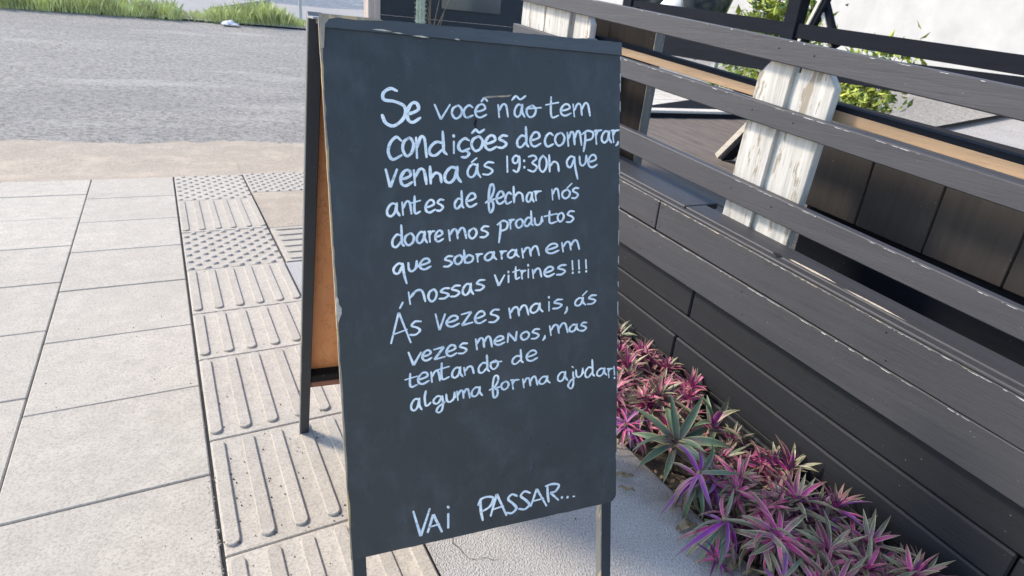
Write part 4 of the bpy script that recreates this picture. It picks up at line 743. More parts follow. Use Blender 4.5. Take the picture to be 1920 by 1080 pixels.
walk = root('paved_walk', (-1.2, 1.5, 0), None, None)
walk['kind'] = 'structure'
walk['label'] = 'plain concrete pavers left of the tactile strip'
sheet('mortar_bed', [-3.02, SX0 - 0.032], [-2.4, 4.40], M['mortar'], -0.0098)
for cx in range(7):
    x1 = SX0 - 0.006 - cx * 0.43
    y = -1.2 + 0.1 * (cx % 2)
    while y < 4.3:
        y2 = min(y + 0.43, 4.39)
        dz = RND.uniform(-.0015, .0015)
        bm = bmesh.new()
        box(bm, x1 - 0.426, x1, y + 0.002, y2 - 0.002, -0.03, 0.002 + dz)
        o = finish('paver', bm, M['tile'], walk, bevel=0.0028)
        y = y2
# grit on the paving
bm = bmesh.new()
for i in range(420):
    x, y = RND.uniform(-1.6, 1.03), RND.uniform(0.2, 3.6)
    if RND.random() < 0.35:
        x = RND.gauss(0.10, 0.12)
        y = RND.gauss(1.2, 0.25)
    r = RND.uniform(0.0008, 0.0028)
    n_ = RND.choice((3, 4, 5))
    z = 0.0035 + (0.0 if x > SX1 or x < SX0 else 0.002)
    bs = [bm.verts.new((x + math.cos(6.28 * k / n_) * r * RND.uniform(.6, 1.3), y + math.sin(6.28 * k / n_) * r * RND.uniform(.6, 1.3), z - 0.003)) for k in range(n_)]
    tp = bm.verts.new((x, y, z + r * 0.6))
    for k in range(n_):
        bm.faces.new([bs[k], bs[(k + 1) % n_], tp])
tag(finish('grit', bm, M['speck'], kind='stuff'), 'dark grit scattered over the pale paving', 'grit')
bm = bmesh.new()
for i in range(170):
    x, y = SX0 - abs(RND.gauss(0, 0.012)) - 0.003, RND.gauss(0.95, 0.3)
    r = RND.uniform(0.001, 0.0032)
    m_ = Matrix.Translation((x, y, r * 0.5)) @ Matrix.Rotation(RND.random() * 6, 4, 'Z')
    bmesh.ops.create_icosphere(bm, subdivisions=1, radius=r, matrix=m_)
tag(finish('gravel', bm, M['ridge'], kind='stuff'), 'loose gravel along the left edge of the tactile strip', 'gravel')

# ---- planting bed
sheet('planting_bed', lin(1.046, 1.358, 8), lin(-1.0, 4.9, 60), M['soil'], 0, zf=lambda x, y: -0.035 + 0.012 * noise.noise(Vector((x * 12, y * 12, 0))))
bm = bmesh.new()
hexa(bm, [(1.043, -3, -0.09), (1.049, -3, -0.09), (1.049, 5, -0.09), (1.043, 5, -0.09), (1.043, -3, 0.0005), (1.047, -3, -0.001), (1.047, 5, -0.001), (1.043, 5, 0.0005)])
finish('kerb_edge', bm, M['stipple'], pav_r)

# ================================================================ PLANK FENCE
MS = 0.078
fence = root('plank_fence', (1.36, 2.0, -0.03), 'dark grey painted plank fence with ledge, rails and peeling white posts beside the plants', 'fence')


def fz(z1, y, m=MS):
    return z1 + m * (y - 1.0)


def fboard(name, x0, x1, y0, y1, za, zb, mat, m=MS, bev=0.0025, parent=None, mb=None):
    bm = bmesh.new()
    mb = m if mb is None else mb
    hexa(bm, [(x0, y0, fz(za, y0, m)), (x1, y0, fz(za, y0, m)), (x1, y1, fz(za, y1, m)), (x0, y1, fz(za, y1, m)),
              (x0, y0, fz(zb, y0, mb)), (x1, y0, fz(zb, y0, mb)), (x1, y1, fz(zb, y1, mb)), (x0, y1, fz(zb, y1, mb))])
    return finish(name, bm, mat, parent or fence, bevel=bev)


G = 0.0022
# upper, proud boards
for (ya, yb) in ((-1.2, 0.02), (0.02, 1.405), (1.405, 2.62)):
    fboard('board', 1.335, 1.362, ya + G, yb - G, 0.4985, 0.593, M['fence_hi'])
for (ya, yb) in ((-1.2, 2.35), (2.35, 2.62)):
    fboard('board', 1.337, 1.362, ya + G, yb - G, 0.387, 0.4935, M['fence_hi'], m=0.070, mb=0.074)
# lower, set back boards; each laps a little over the one below
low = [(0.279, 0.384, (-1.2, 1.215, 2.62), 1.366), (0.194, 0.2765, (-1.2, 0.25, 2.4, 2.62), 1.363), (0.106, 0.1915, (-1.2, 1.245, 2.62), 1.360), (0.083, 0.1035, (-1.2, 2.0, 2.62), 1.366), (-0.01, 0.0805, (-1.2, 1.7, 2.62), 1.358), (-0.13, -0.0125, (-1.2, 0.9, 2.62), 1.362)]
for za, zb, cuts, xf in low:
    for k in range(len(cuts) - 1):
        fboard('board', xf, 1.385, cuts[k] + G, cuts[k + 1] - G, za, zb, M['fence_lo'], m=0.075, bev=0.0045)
fboard('backing', 1.386, 1.40, -1.2, 2.62, -0.2, 0.57, M['groove'], m=0.075, bev=0)
# ledge: a thin front strip and the wider cap behind it
fboard('ledge_strip', 1.333, 1.352, -1.2, 2.62, 0.5945, 0.6030, M['fence_hi'])
fboard('ledge_board', 1.354, 1.440, -1.2, 1.31, 0.590, 0.6085, M['fence_hi'])
fboard('ledge_board', 1.354, 1.500, 1.314, 2.62, 0.590, 0.6085, M['fence_hi'])
# rails
rail_parts = []
fboard('rail', 1.408, 1.436, -1.2, 2.62, 1.057, 1.1145, M['rail'], m=0.088, mb=0.089)
fboard('rail', 1.408, 1.436, -1.2, 2.62, 0.897, 0.950, M['rail'], m=0.082, mb=0.093)
fboard('rail', 1.408, 1.436, -1.2, 2.62, 0.665, 0.730, M['rail'], m=0.078, mb=0.091)
fboard('inner_rail', 1.490, 1.515, -1.0, 2.6, 0.946, 0.972, M['tan_wood'], m=0.091, bev=0.001)
fboard('inner_rail', 1.491, 1.530, -1.0, 2.6, 0.9725, 0.986, M['dark_paint'], m=0.091, bev=0.001)


def white_board(y0, y1, cham_lo=0.0, cham_hi=0.0, x0=1.4385, zt=1.10, lean=0.035):
    """board from the ledge up; cham_* cut its top corners"""
    bm = bmesh.new()
    zb = fz(0.600, (y0 + y1) / 2)
    zt = zt + MS * ((y0 + y1) / 2 - 1.1)
    c = 0.062
    P = [(y0, zb), (y1, zb), (y1, zt - c - .01 if cham_hi else zt)]
    if cham_hi:
        P += [(y1 - cham_hi, zt)]
    if cham_lo:
        P += [(y0 + cham_lo, zt), (y0, zt - c - .01)]
    else:
        P += [(y0, zt)]

    def q(y, z):
        return y - lean * (z - zb)
    A = [bm.verts.new((x0, q(y, z), z)) for y, z in P]
    B = [bm.verts.new((x0 + 0.028, q(y, z), z)) for y, z in P]
    bm.faces.new(A)
    bm.faces.new(B[::-1])
    for k in range(len(P)):
        bm.faces.new([A[k], A[(k + 1) % len(P)], B[(k + 1) % len(P)], B[k]])
    return finish('post_board', bm, M['white_wood'], fence, bevel=0.002)


white_board(1.130, 1.238, 0, 0.062)
white_board(0.995, 1.106, 0.062, 0)
white_board(2.07, 2.185, 0.06, 0, zt=1.115)
white_board(2.225, 2.41, 0, 0, zt=1.16)
white_board(2.4125, 2.615, 0, 0, zt=1.16)
white_board(-0.02, 0.095, 0.062, 0)
white_board(0.109, 0.22, 0, 0.062)
bm = bmesh.new()
for yc in (1.119,):
    box(bm, 1.452, 1.464, yc - 0.030, yc + 0.02, fz(0.6, yc), fz(1.04, yc))
finish('blue_lit_strip', bm, M['pole'], fence)  # bluish strip stands for blue light on the plank side in the gap
# dark inner post
bm = bmesh.new()
hexa(bm, [(1.56, 1.835, 0.5), (1.60, 1.835, 0.5), (1.60, 2.12, 0.5), (1.56, 2.12, 0.5), (1.56, 1.818, 1.15), (1.60, 1.818, 1.15), (1.60, 2.103, 1.15), (1.56, 2.103, 1.15)])
finish('inner_post', bm, M['dark_brown'], fence, bevel=0.002)
bm = bmesh.new()
hexa(bm, [(1.558, 1.828, 0.5), (1.60, 1.828, 0.5), (1.60, 1.8335, 0.5), (1.558, 1.8335, 0.5), (1.558, 1.811, 1.15), (1.60, 1.811, 1.15), (1.60, 1.8165, 1.15), (1.558, 1.8165, 1.15)])
finish('lit_post_edge', bm, M['frame_grey'], fence, bevel=0.0008)  # pale strip paints in the sunlit side of the dark post


bm = bmesh.new()
box(bm, 1.612, 1.632, 2.02, 2.62, 0.99, 1.20)
finish('inner_panel', bm, M['dark_brown'], fence)


# chips of paint worn off along the edges
def chips(y0, y1, n, x, zf_, mat, big=1.0, on='side'):
    bm = bmesh.new()
    for i in range(n):
        y = RND.uniform(y0, y1)
        L = RND.uniform(0.006, 0.045) * big
        h = RND.uniform(0.0005, 0.0018) * big
        k = 5
        P = []
        for a in range(k):
            t = a / (k - 1)
            P.append((y + (t - .5) * L, h * RND.uniform(0.1, 0.35) * (1 if 0 < a < k - 1 else 0)))
        for a in range(k - 2, 0, -1):
            t = a / (k - 1)
            P.append((y + (t - .5) * L, -h * RND.uniform(0.5, 1.2)))
        vs = []
        for yy, dz in P:
            z = zf_(yy)
            if on == 'side':
                vs.append(bm.verts.new((x - 0.0006, yy, z + dz)))
            else:
                vs.append(bm.verts.new((x + 0.002 - dz * 2.2, yy, z + 0.0006)))
        bm.faces.new(vs)
        ext = bmesh.ops.extrude_face_region(bm, geom=[bm.faces[-1] if False else vs[0].link_faces[0]])
        for v in ext['geom']:
            if isinstance(v, bmesh.types.BMVert):
                v.co += Vector((0.0007, 0, 0)) if on == 'side' else Vector((0, 0, -0.0007))
    finish('paint_chip', bm, mat, fence, kind='stuff')


chips(0.3, 1.9, 95, 1.335, lambda y: fz(0.5905, y), M['chip_pale'])
chips(0.3, 1.9, 30, 1.335, lambda y: fz(0.5905, y), M['chip'])
chips(0.3, 1.9, 26, 1.337, lambda y: fz(0.491, y, 0.074), M['chip_pale'], 0.8)
chips(0.6, 2.0, 30, 1.408, lambda y: fz(0.947, y, 0.093), M['chip_pale'], 0.8)
chips(0.6, 2.2, 14, 1.408, lambda y: fz(1.112, y, 0.089), M['chip_pale'], 0.8)
chips(0.35, 1.2, 18, 1.408, lambda y: fz(0.727, y, 0.091), M['chip_pale'], 0.7)
chips(0.45, 1.6, 10, 1.366, lambda y: fz(0.382, y, 0.075), M['chip_pale'], 0.5)
# one long bare patch on the ledge cap and a dark knot hole
bm = bmesh.new()
P = [(0.80, 0.0), (0.83, .006), (0.87, .007), (0.91, .005), (0.935, .004), (0.945, 0), (0.93, -.005), (0.90, -.004), (0.87, -.006), (0.83, -.003)]
vs = [bm.verts.new((1.366 + a, y - 0.02, fz(0.6085, y - 0.02) + 0.0009)) for y, a in P]
bm.faces.new(vs)
P = [(0.60, 0.0), (0.66, .006), (0.72, .005), (0.76, 0), (0.72, -.004), (0.66, -.004)]
vs = [bm.verts.new((1.362 + a, y - 0.0, fz(0.6085, y) + 0.0009)) for y, a in P]
bm.faces.new(vs)
finish('bare_patch', bm, M['chip'], fence)
bm = bmesh.new()
vs = [bm.verts.new((1.356 + 0.011 * math.cos(a / 9 * 6.283) * RND.uniform(.7, 1.1), 0.955 + 0.014 * math.sin(a / 9 * 6.283) * RND.uniform(.7, 1.1), 0)) for a in range(9)]
for v in vs:
    v.co.z = fz(0.6085, v.co.y) + 0.0011
bm.faces.new(vs)
finish('knot_hole', bm, M['groove'], fence)

# nail heads
for (xf, z1, ys, mm) in ((1.335, 0.575, (1.39, 1.42, 0.62), .078), (1.335, 0.515, (1.385, 1.425, 0.6), .078), (1.337, 0.47, (1.5, 1.02), .073), (1.337, 0.41, (1.46, 1.0), .072), (1.366, 0.36, (1.20, 1.235, 0.7), .075), (1.366, 0.30, (1.2, 1.24, 0.72), .075), (1.408, 1.09, (1.15, 1.04), .089), (1.408, 0.925, (1.19, 1.05), .088), (1.408, 0.70, (1.2, 1.05), .085)):
    for y_ in ys:
        bm = bmesh.new()
        c_ = Vector((xf - 0.0003, y_, fz(z1, y_, mm)))
        A = [bm.verts.new(c_ + Vector((0, math.cos(k / 8 * 6.2832) * .0026, math.sin(k / 8 * 6.2832) * .0026))) for k in range(8)]
        B = [bm.verts.new(c_ + Vector((0.001, math.cos(k / 8 * 6.2832) * .003, math.sin(k / 8 * 6.2832) * .003))) for k in range(8)]
        bm.faces.new(A)
        for k in range(8):
            bm.faces.new([A[k], A[(k + 1) % 8], B[(k + 1) % 8], B[k]])
        finish('nail', bm, M['groove'], fence)

# ================================================================ DECK
deck = root('timber_deck', (2.6, 2.0, 0), None, None)
deck['kind'] = 'structure'
deck['label'] = 'weathered timber deck floor behind the fence'
DZ = 0.45
x = 1.52
while x < 4.6:
    w_ = 0.096
    fboard('plank', x, x + w_ - 0.006, -1.0, 3.13, DZ - 0.025, DZ + RND.uniform(-.0015, .0015), M['deck'], parent=deck, bev=0.002)
    x += w_
fboard('joist', 1.50, 4.6, -1.0, 4.3, DZ - 0.12, DZ - 0.04, M['groove'], parent=deck, bev=0)
fboard('step_beam', 1.52, 4.6, 3.14, 3.22, DZ - 0.02, DZ + 0.045, M['pale_wood'], parent=deck)  # pale tone puts the sun on the beam top into its colour
fboard('shaded_riser', 1.52, 4.6, 3.128, 3.139, DZ - 0.02, DZ + 0.030, M['dark_paint'], parent=deck, bev=0)  # dark tone paints the shade on the step's near face
y = 3.23
while y < 4.3:
    fboard('plank', 1.52, 4.6, y, y + 0.094, DZ, DZ + 0.02 + RND.uniform(-.001, .001), M['pale_wood'], parent=deck, bev=0.002)  # paler than the deck floor to paint in its sunlit patches
    y += 0.1

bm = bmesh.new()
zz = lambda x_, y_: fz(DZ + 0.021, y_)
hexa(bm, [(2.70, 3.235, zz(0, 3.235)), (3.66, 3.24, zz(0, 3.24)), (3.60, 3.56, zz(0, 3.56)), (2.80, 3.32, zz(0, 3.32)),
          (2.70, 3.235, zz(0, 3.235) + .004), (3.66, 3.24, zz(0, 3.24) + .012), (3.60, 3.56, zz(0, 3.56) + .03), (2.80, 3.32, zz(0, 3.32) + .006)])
finish('shadow_wedge', bm, M['dark_paint'], deck)  # dark wedge modelled in place of a shadow across the platform
fboard('low_end_strip', 1.55, 4.6, 4.30, 4.34, 0.36, 0.47, M['dark_paint'], m=0.0, mb=0.0, parent=deck)  # low dark strip across the far end of the platform

# ---- bench on the deck with slanting legs
bench = root('timber_bench', (2.5, 1.7, 0.5), 'dark brown plank bench with slanting pale edged legs on the deck behind the white posts', 'bench')
bm = bmesh.new()
bar(bm, (2.52, 2.22, 0.552), (2.50, 1.94, 0.88), 0.02, 0.085, (1, 0, 0))
finish('leg', bm, M['dark_paint'], bench, bevel=0.002)
bm = bmesh.new()
bar(bm, (2.50, 2.27, 0.556), (2.48, 1.99, 0.88), 0.03, 0.018, (1, 0, 0))
finish('leg_edge', bm, M['pale_wood'], bench, bevel=0.002)
bm = bmesh.new()
bar(bm, (2.52, 0.62, 0.42), (2.50, 0.86, 0.78), 0.02, 0.10, (1, 0, 0))
finish('leg', bm, M['dark_paint'], bench, bevel=0.002)
for k in range(4):
    fboard('seat_board', 2.30 + k * 0.105, 2.30 + k * 0.105 + 0.098, 0.55, 2.08, 0.82, 0.845, M['dark_brown'], parent=bench)
for k in range(9):
    fboard('back_board', 1.70, 1.722, -0.62 + k * 0.2, -0.62 + k * 0.2 + 0.196, 0.655, 0.875, M['brown_panel'], parent=bench)
fboard('back_rail', 1.695, 1.73, -0.62, 1.18, 0.877, 0.90, M['brown_panel'], parent=bench)
fboard('under_shade', 1.74, 1.76, -0.62, 1.17, 0.44, 0.652, M['dark_paint'], parent=bench)  # dark sheet put in for the shade beneath the bench boards

# ---- far balustrade
far = root('dark_balustrade', (4.0, 3.2, 0.5), 'blue black timber balustrade with diagonal braces on the far side of the deck', 'balustrade')
fboard('top_rail', 3.98, 4.04, 0.4, 5.2, 1.052, 1.150, M['dark_paint'], m=0.063, parent=far)
fboard('lower_rail', 3.98, 4.04, 0.4, 5.2, 0.905, 1.075, M['dark_paint'], m=0.018, parent=far)
for yc in (5.1, 3.20, 1.3):
    bm = bmesh.new()
    box(bm, 3.96, 4.06, yc - 0.055, yc + 0.055, 0.55, 2.0)
    finish('post', bm, M['dark_paint'], far, bevel=0.003)
for (a, b) in (((4.02, 3.09, 1.15), (4.02, 2.86, 1.85)), ((4.06, 3.15, 1.62), (4.06, 2.85, 1.15)), ((4.02, 1.40, 1.05), (4.02, 1.75, 1.55))):
    bm = bmesh.new()
    bar(bm, a, b, 0.05, 0.05, (1, 0, 0))
    finish('brace', bm, M['dark_paint'], far, bevel=0.002)
    bm = bmesh.new()
    o_ = Vector((-0.028, 0.02, 0.0))
    bar(bm, Vector(a) + o_, Vector(b) + o_, 0.022, 0.02, (1, 0, 0))
    finish('brace_edge', bm, M['pale_wood'], far, bevel=0.001)

# ---- two dark pots and a white pedestal beyond the balustrade
for (px_, py_, s_, lab) in ((4.9, 5.98, 0.9, 'dark glazed round pot left of the white pedestal beyond the balustrade'), (4.95, 5.08, 0.9, 'dark glazed round pot right of the white pedestal beyond the balustrade')):
    z0 = 1.03
    r_ = root('garden_pot', (px_, py_, z0), lab, 'pot', 'dark pots beyond the balustrade')
    bm = bmesh.new()
    prof = [(0.16, 0), (0.25, 0.12), (0.30, 0.28), (0.26, 0.44), (0.20, 0.52), (0.24, 0.56), (0.20, 0.56), (0.17, 0.50)]
    rg = []
    for rr, zz in prof:
        rg.append([bm.verts.new((px_ + rr * s_ * math.cos(k / 20 * 6.2832), py_ + rr * s_ * math.sin(k / 20 * 6.2832), z0 + 0.24 + zz * s_)) for k in range(20)])
    for i in range(len(rg) - 1):
        for k in range(20):
            bm.faces.new([rg[i][k], rg[i][(k + 1) % 20], rg[i + 1][(k + 1) % 20], rg[i + 1][k]])
    bm.faces.new(rg[0][::-1])
    bm.faces.new(rg[-1])
    finish('body', bm, M['pot'], r_, smooth=True)
    bm = bmesh.new()
    box(bm, px_ - 0.05, px_ + 0.05, py_ - 0.05, py_ + 0.05, z0 + 0.236, z0 + 0.245)
    finish('foot', bm, M['pot'], r_)

pd = root('white_pedestal', (4.9, 5.45, 1.2), 'small flared white pedestal between two dark pots beyond the balustrade', 'pedestal')
bm = bmesh.new()
tube(bm, [(4.9, 5.45, 1.266), (4.9, 5.45, 1.42), (4.9, 5.45, 1.47), (4.9, 5.45, 1.55), (4.9, 5.45, 1.72)], [0.20, 0.19, 0.15, 0.08, 0.05], 16)
finish('flared_base', bm, M['white_paint'], pd, smooth=True)
shelf = root('slim_table', (4.92, 5.5, 0), 'slim pale table under the dark pots beyond the balustrade', 'table')
bm = bmesh.new()
box(bm, 4.74, 5.12, 4.78, 6.5, 1.235, 1.265)
finish('table_top', bm, M['far'], shelf)
for yy in (4.84, 6.44):
    bm = bmesh.new()
    box(bm, 4.98, 5.03, yy - 0.025, yy + 0.025, 0.0, 1.234)
    finish('leg', bm, M['pole'], shelf)

# ---- shrubs beyond the balustrade


def shrub(loc, rad, hgt, n, leaf, label, mats, seed, group=None):
    rr = random.Random(seed)
    z0 = terrain(loc[0], loc[1])
    r_ = root('leafy_shrub', (loc[0], loc[1], z0), label, 'shrub', group)
    bm = bmesh.new()
    tips = []
    for k in range(26):
        a = rr.uniform(0, 6.28)
        ph = rr.uniform(0.1, 1.0)
        tip = Vector((loc[0] + math.cos(a) * rad[0] * ph, loc[1] + math.sin(a) * rad[1] * ph, z0 + hgt * rr.uniform(0.45, 1.0)))
        mid = Vector((loc[0] + math.cos(a) * rad[0] * ph * .4, loc[1] + math.sin(a) * rad[1] * ph * .4, z0 + (tip.z - z0) * 0.55))
        tube(bm, [(loc[0], loc[1], z0 - 0.05), mid, tip], [0.012, 0.008, 0.003], 4)
        tips += [tip, mid.lerp(tip, 0.5)]
    finish('branch', bm, M['stem'], r_, kind='stuff')
    bm = bmesh.new()
    for k in range(n):
        c = rr.choice(tips) + Vector((rr.gauss(0, .09), rr.gauss(0, .09), rr.gauss(0, .08)))
        d_ = Vector((rr.gauss(0, 1), rr.gauss(0, 1), rr.gauss(0.2, 0.6))).normalized()
        s_ = d_.cross(Vector((rr.gauss(0, .5), rr.gauss(0, .5), 1))).normalized()
        u_ = d_.cross(s_)
        L = leaf * rr.uniform(0.6, 1.3)
        wv = L * 0.24
        P = [c, c + d_ * L * .4 + s_ * wv + u_ * wv * .3, c + d_ * L - u_ * wv * .5, c + d_ * L * .4 - s_ * wv + u_ * wv * .3]
        mi_ = 0 if rr.random() < 0.7 else 1
        vs = [bm.verts.new(p) for p in P]
        f1 = bm.faces.new([vs[0], vs[1], vs[2]])
        f2 = bm.faces.new([vs[0], vs[2], vs[3]])
        f1.material_index = f2.material_index = mi_
    finish('foliage', bm, mats, r_, kind='stuff')
    return r_


shrub((5.75, 4.75), (0.40, 0.55), 1.75, 3200, 0.10, 'yellow green leafy shrub in sun beyond the dark balustrade, seen between the rails', [M['shrub'], M['shrub2']], 3)
shrub((5.6, 3.6), (0.35, 0.5), 1.15, 1500, 0.09, 'lower bright green shrub beyond the balustrade, right of the upright post', [M['shrub'], M['shrub2']], 4)
shrub((5.0, 4.55), (0.30, 0.45), 0.95, 1500, 0.075, 'low yellow green shrub just behind the balustrade, below the brown handrail', [M['shrub'], M['shrub2']], 9)
shrub((6.3, 0.6), (0.6, 0.9), 1.5, 1400, 0.09, 'darker green shrub beyond the right end of the deck', [M['shrub2'], M['shrub']], 5)

# ---- pale boundary wall far behind
wl = root('plaster_wall', (11.0, 4.0, 0.6), 'long pale plastered boundary wall far behind the deck', 'wall')
bm = bmesh.new()
box(bm, 11.0, 11.25, -14, 16, -0.2, 3.4)
finish('wall_face', bm, M['plaster'], wl)
bm = bmesh.new()
box(bm, 10.94, 11.31, -14, 16, 3.402, 3.50)
finish('coping', bm, M['far'], wl, bevel=0.01)

# ---- dark shop wall with a bare timber post, cactus and twigs in front
sw = root('dark_cabin_wall', (2.2, 5.05, 0.0), 'low dark timber cabin wall with a pinkish bare corner post behind the board', 'wall')
for k in range(6):
    bm = bmesh.new()
    box(bm, 1.522, 2.86, 5.0, 5.1, 0.02 + k * 0.262, 0.02 + k * 0.262 + 0.2605)
    finish('wall_panel', bm, M['shop'], sw)
bm = bmesh.new()
box(bm, 2.02, 2.55, 4.988, 4.999, 1.155, 1.50)
finish('window_pane', bm, M['glass'], sw)
bm = bmesh.new()
box(bm, 1.425, 1.519, 4.98, 5.11, 0.0, 1.62)
finish('corner_post', bm, M['post_wood'], sw, bevel=0.003)

ct = root('column_cactus', (1.86, 4.75, 0.6), 'pale green column cactus in front of the dark cabin wall', 'cactus')
bm = bmesh.new()
nr, nv = 16, 26
rings = []
for j in range(nv):
    z = 0.6 + j * 0.03
    rr_ = 0.030 * (1 - 0.25 * (j / nv) ** 3)
    rings.append([bm.verts.new((1.745 + (rr_ * (1.25 if k % 2 else 0.85) + 0.003 * math.sin(j * 2.1 + k)) * math.cos(k / nr * 6.2832), 4.72 + rr_ * (1.25 if k % 2 else 0.85) * math.sin(k / nr * 6.2832), z)) for k in range(nr)])
for j in range(nv - 1):
    for k in range(nr):
        bm.faces.new([rings[j][k], rings[j][(k + 1) % nr], rings[j + 1][(k + 1) % nr], rings[j + 1][k]])
bm.faces.new(rings[-1])
finish('ribbed_stem', bm, M['cactus'], ct)
bm = bmesh.new()
for j in range(1, nv):
    for k in range(1, nr, 2):
        c = rings_c = Vector((1.745 + 0.038 * math.cos(k / nr * 6.2832), 4.72 + 0.038 * math.sin(k / nr * 6.2832), 0.6 + j * 0.03))
        for q in range(3):
            d_ = Vector((math.cos(k / nr * 6.2832) + RND.gauss(0, .5), math.sin(k / nr * 6.2832) + RND.gauss(0, .5), RND.gauss(0, .6))).normalized() * 0.013
            e = Vector((0, 0, 0.0012))
            bm.faces.new([bm.verts.new(c - e), bm.verts.new(c + e), bm.verts.new(c + d_)])
finish('spines', bm, M['pale_wood'], ct, kind='stuff')
tw = root('bare_twigs', (1.90, 4.75, 0.6), 'thin bare reddish twigs beside the cactus', 'plant')
bm = bmesh.new()
for k in range(7):
    a = Vector((1.84, 4.75, 0.6))
    b = a + Vector((RND.uniform(-.03, .08), RND.uniform(-.02, .02), RND.uniform(.35, .5)))
    c = b + Vector((RND.uniform(-.05, .09), RND.uniform(-.02, .02), RND.uniform(.12, .3)))
    tube(bm, [a, b, c], [0.005, 0.004, 0.002], 5)
finish('twig', bm, M['stem'], tw, kind='stuff')

# ================================================================ VERGE AND FAR THINGS
rr = random.Random(11)
bm = bmesh.new()
for k in range(9000):
    x = rr.uniform(-9, 5.5)
    prof = 0.55 + 0.45 * noise.noise(Vector((x * 0.9, 2.2, 0)))
    hump = max(0.25, math.exp(-((x - 1.9) / 0.55) ** 2) + 0.55 * math.exp(-((x - 1.1) / 0.4) ** 2)) if x > 0.4 else 0.9
    y = 12.75 + 0.18 * x * 0.5 + rr.random() ** 1.3 * 0.9
    hh = 0.42 * prof * hump * rr.uniform(0.5, 1.25) + 0.05
    a = rr.uniform(0, 6.28)
    lean = Vector((math.cos(a), math.sin(a), 0)) * hh * rr.uniform(0.1, 0.6)
    z0 = terrain(x, y)
    b = Vector((x, y, z0))
    s_ = Vector((math.cos(a + 1.57), math.sin(a + 1.57), 0)) * 0.008
    v = [bm.verts.new(b - s_), bm.verts.new(b + s_), bm.verts.new(b + lean * .35 + Vector((0, 0, hh * .6)) + s_ * .7), bm.verts.new(b + lean + Vector((0, 0, hh)))]
    bm.faces.new([v[0], v[1], v[2]])
    bm.faces.new([v[0], v[2], v[3]])
tag(finish('verge_grass', bm, M['grassm'], kind='stuff'), 'tufted green verge grass along the far side of the road', 'grass')
bm = bmesh.new()
hexa(bm, [(1.0, 14.4, 0.7), (1.1, 14.35, 0.7), (2.55, 17.3, 0.93), (2.45, 17.35, 0.93), (1.0, 14.4, 0.86), (1.1, 14.35, 0.86), (2.55, 17.3, 1.09), (2.45, 17.35, 1.09)])
tag(finish('far_kerb', bm, M['far'], kind='structure'))
pl = root('thin_pole', (2.63, 14.1, terrain(2.6, 14.1)), 'thin pale green metal pole standing in the verge across the road', 'pole')
bm = bmesh.new()
tube(bm, [(2.63, 14.1, 0.7), (2.63, 14.1, 3.4)], 0.035, 10)
finish('shaft', bm, M['pole'], pl, smooth=False)
bm = bmesh.new()
box(bm, 2.55, 2.71, 14.02, 14.18, 0.70, 0.745)
finish('base_plate', bm, M['pole'], pl)
# crumpled white litter at the road edge
bm = bmesh.new()
gr = [[None] * 9 for _ in range(6)]
for j in range(6):
    for i in range(9):
        x, y = 1.02 + i * 0.034, 12.5 + j * 0.04
        hh = 0.06 * math.sin(math.pi * i / 8) * math.sin(math.pi * j / 5) + 0.035 * noise.noise(Vector((i * .9, j * .9, 0)))
        gr[j][i] = bm.verts.new((x + 0.02 * math.sin(j * 3 + i), y, terrain(x, y) + 0.02 + max(0, hh)))
for j in range(5):
    for i in range(8):
        bm.faces.new([gr[j][i], gr[j][i + 1], gr[j + 1][i + 1], gr[j + 1][i]])
tag(finish('litter_bag', bm, M['plastic']), 'crumpled white plastic litter by the verge grass at the road edge', 'litter')

# ================================================================ A-FRAME BOARD
SC = 0.70 / 0.77
EYE = Vector((0, 0, 1.1))
T = EYE + (Vector((0.2398, 1.1293, 1.0802)) - EYE) * SC
U = Vector((0.98987, -0.14197, 0)).normalized()
D = Vector((-0.03944, -0.27502, -0.96063)).normalized()
N = -(U.cross(D)).normalized()
BW, BH = 0.578, 0.983
sign = root('sandwich_board', (0.45, 1.1, 0), 'black painted wooden sandwich board with pale blue handwriting standing on the pavement', 'sign board')


def bp(a, b, c=0.0):
    return T + U * a * SC + D * b * SC + N * c


def slab(bm, pts, c0, c1, mi=0):
    A = [bm.verts.new(bp(a, b, c0)) for a, b in pts]
    B = [bm.verts.new(bp(a, b, c1)) for a, b in pts]
    n = len(pts)
    bm.faces.new(A).material_index = mi
    bm.faces.new(B[::-1]).material_index = mi
    for k in range(n):
        bm.faces.new([A[k], A[(k + 1) % n], B[(k + 1) % n], B[k]]).material_index = mi


# front panel outline with slightly worn left side and rounded lower right corner
left = []
for k in range(61):
    b = BH * k / 60
    e = 0.0025 + 0.0018 * noise.noise(Vector((b * 21, 5, 0))) + 0.0012 * noise.noise(Vector((b * 70, 9, 0)))
    if 0.0 < b < 0.09:
        e += 0.004 * (1 - b / 0.09)
    if 0.44 < b < 0.52:
        e += 0.005 * math.exp(-((b - 0.49) / 0.012) ** 2)
    left.append((e, b))
right = [(BW - 0.0005 + 0.0008 * noise.noise(Vector((k * .9, 2, 0))), BH * k / 40) for k in range(38)]
corner = [(BW - 0.018 + 0.018 * math.cos(t), BH - 0.018 + 0.018 * math.sin(t)) for t in (0.1, 0.5, 0.9, 1.3, 1.57)]
bott = [(BW * k / 24, BH + 0.0012 * noise.noise(Vector((k * 1.3, 7, 0)))) for k in range(23, 0, -1)]
top_ = [(BW * k / 10, 0) for k in range(1, 10)]
outline = left[:1] + top_ + right + corner + bott + left[::-1][:-1]
bm = bmesh.new()
slab(bm, outline, 0.0, -0.011)
finish('front_panel', bm, M['board'], sign)
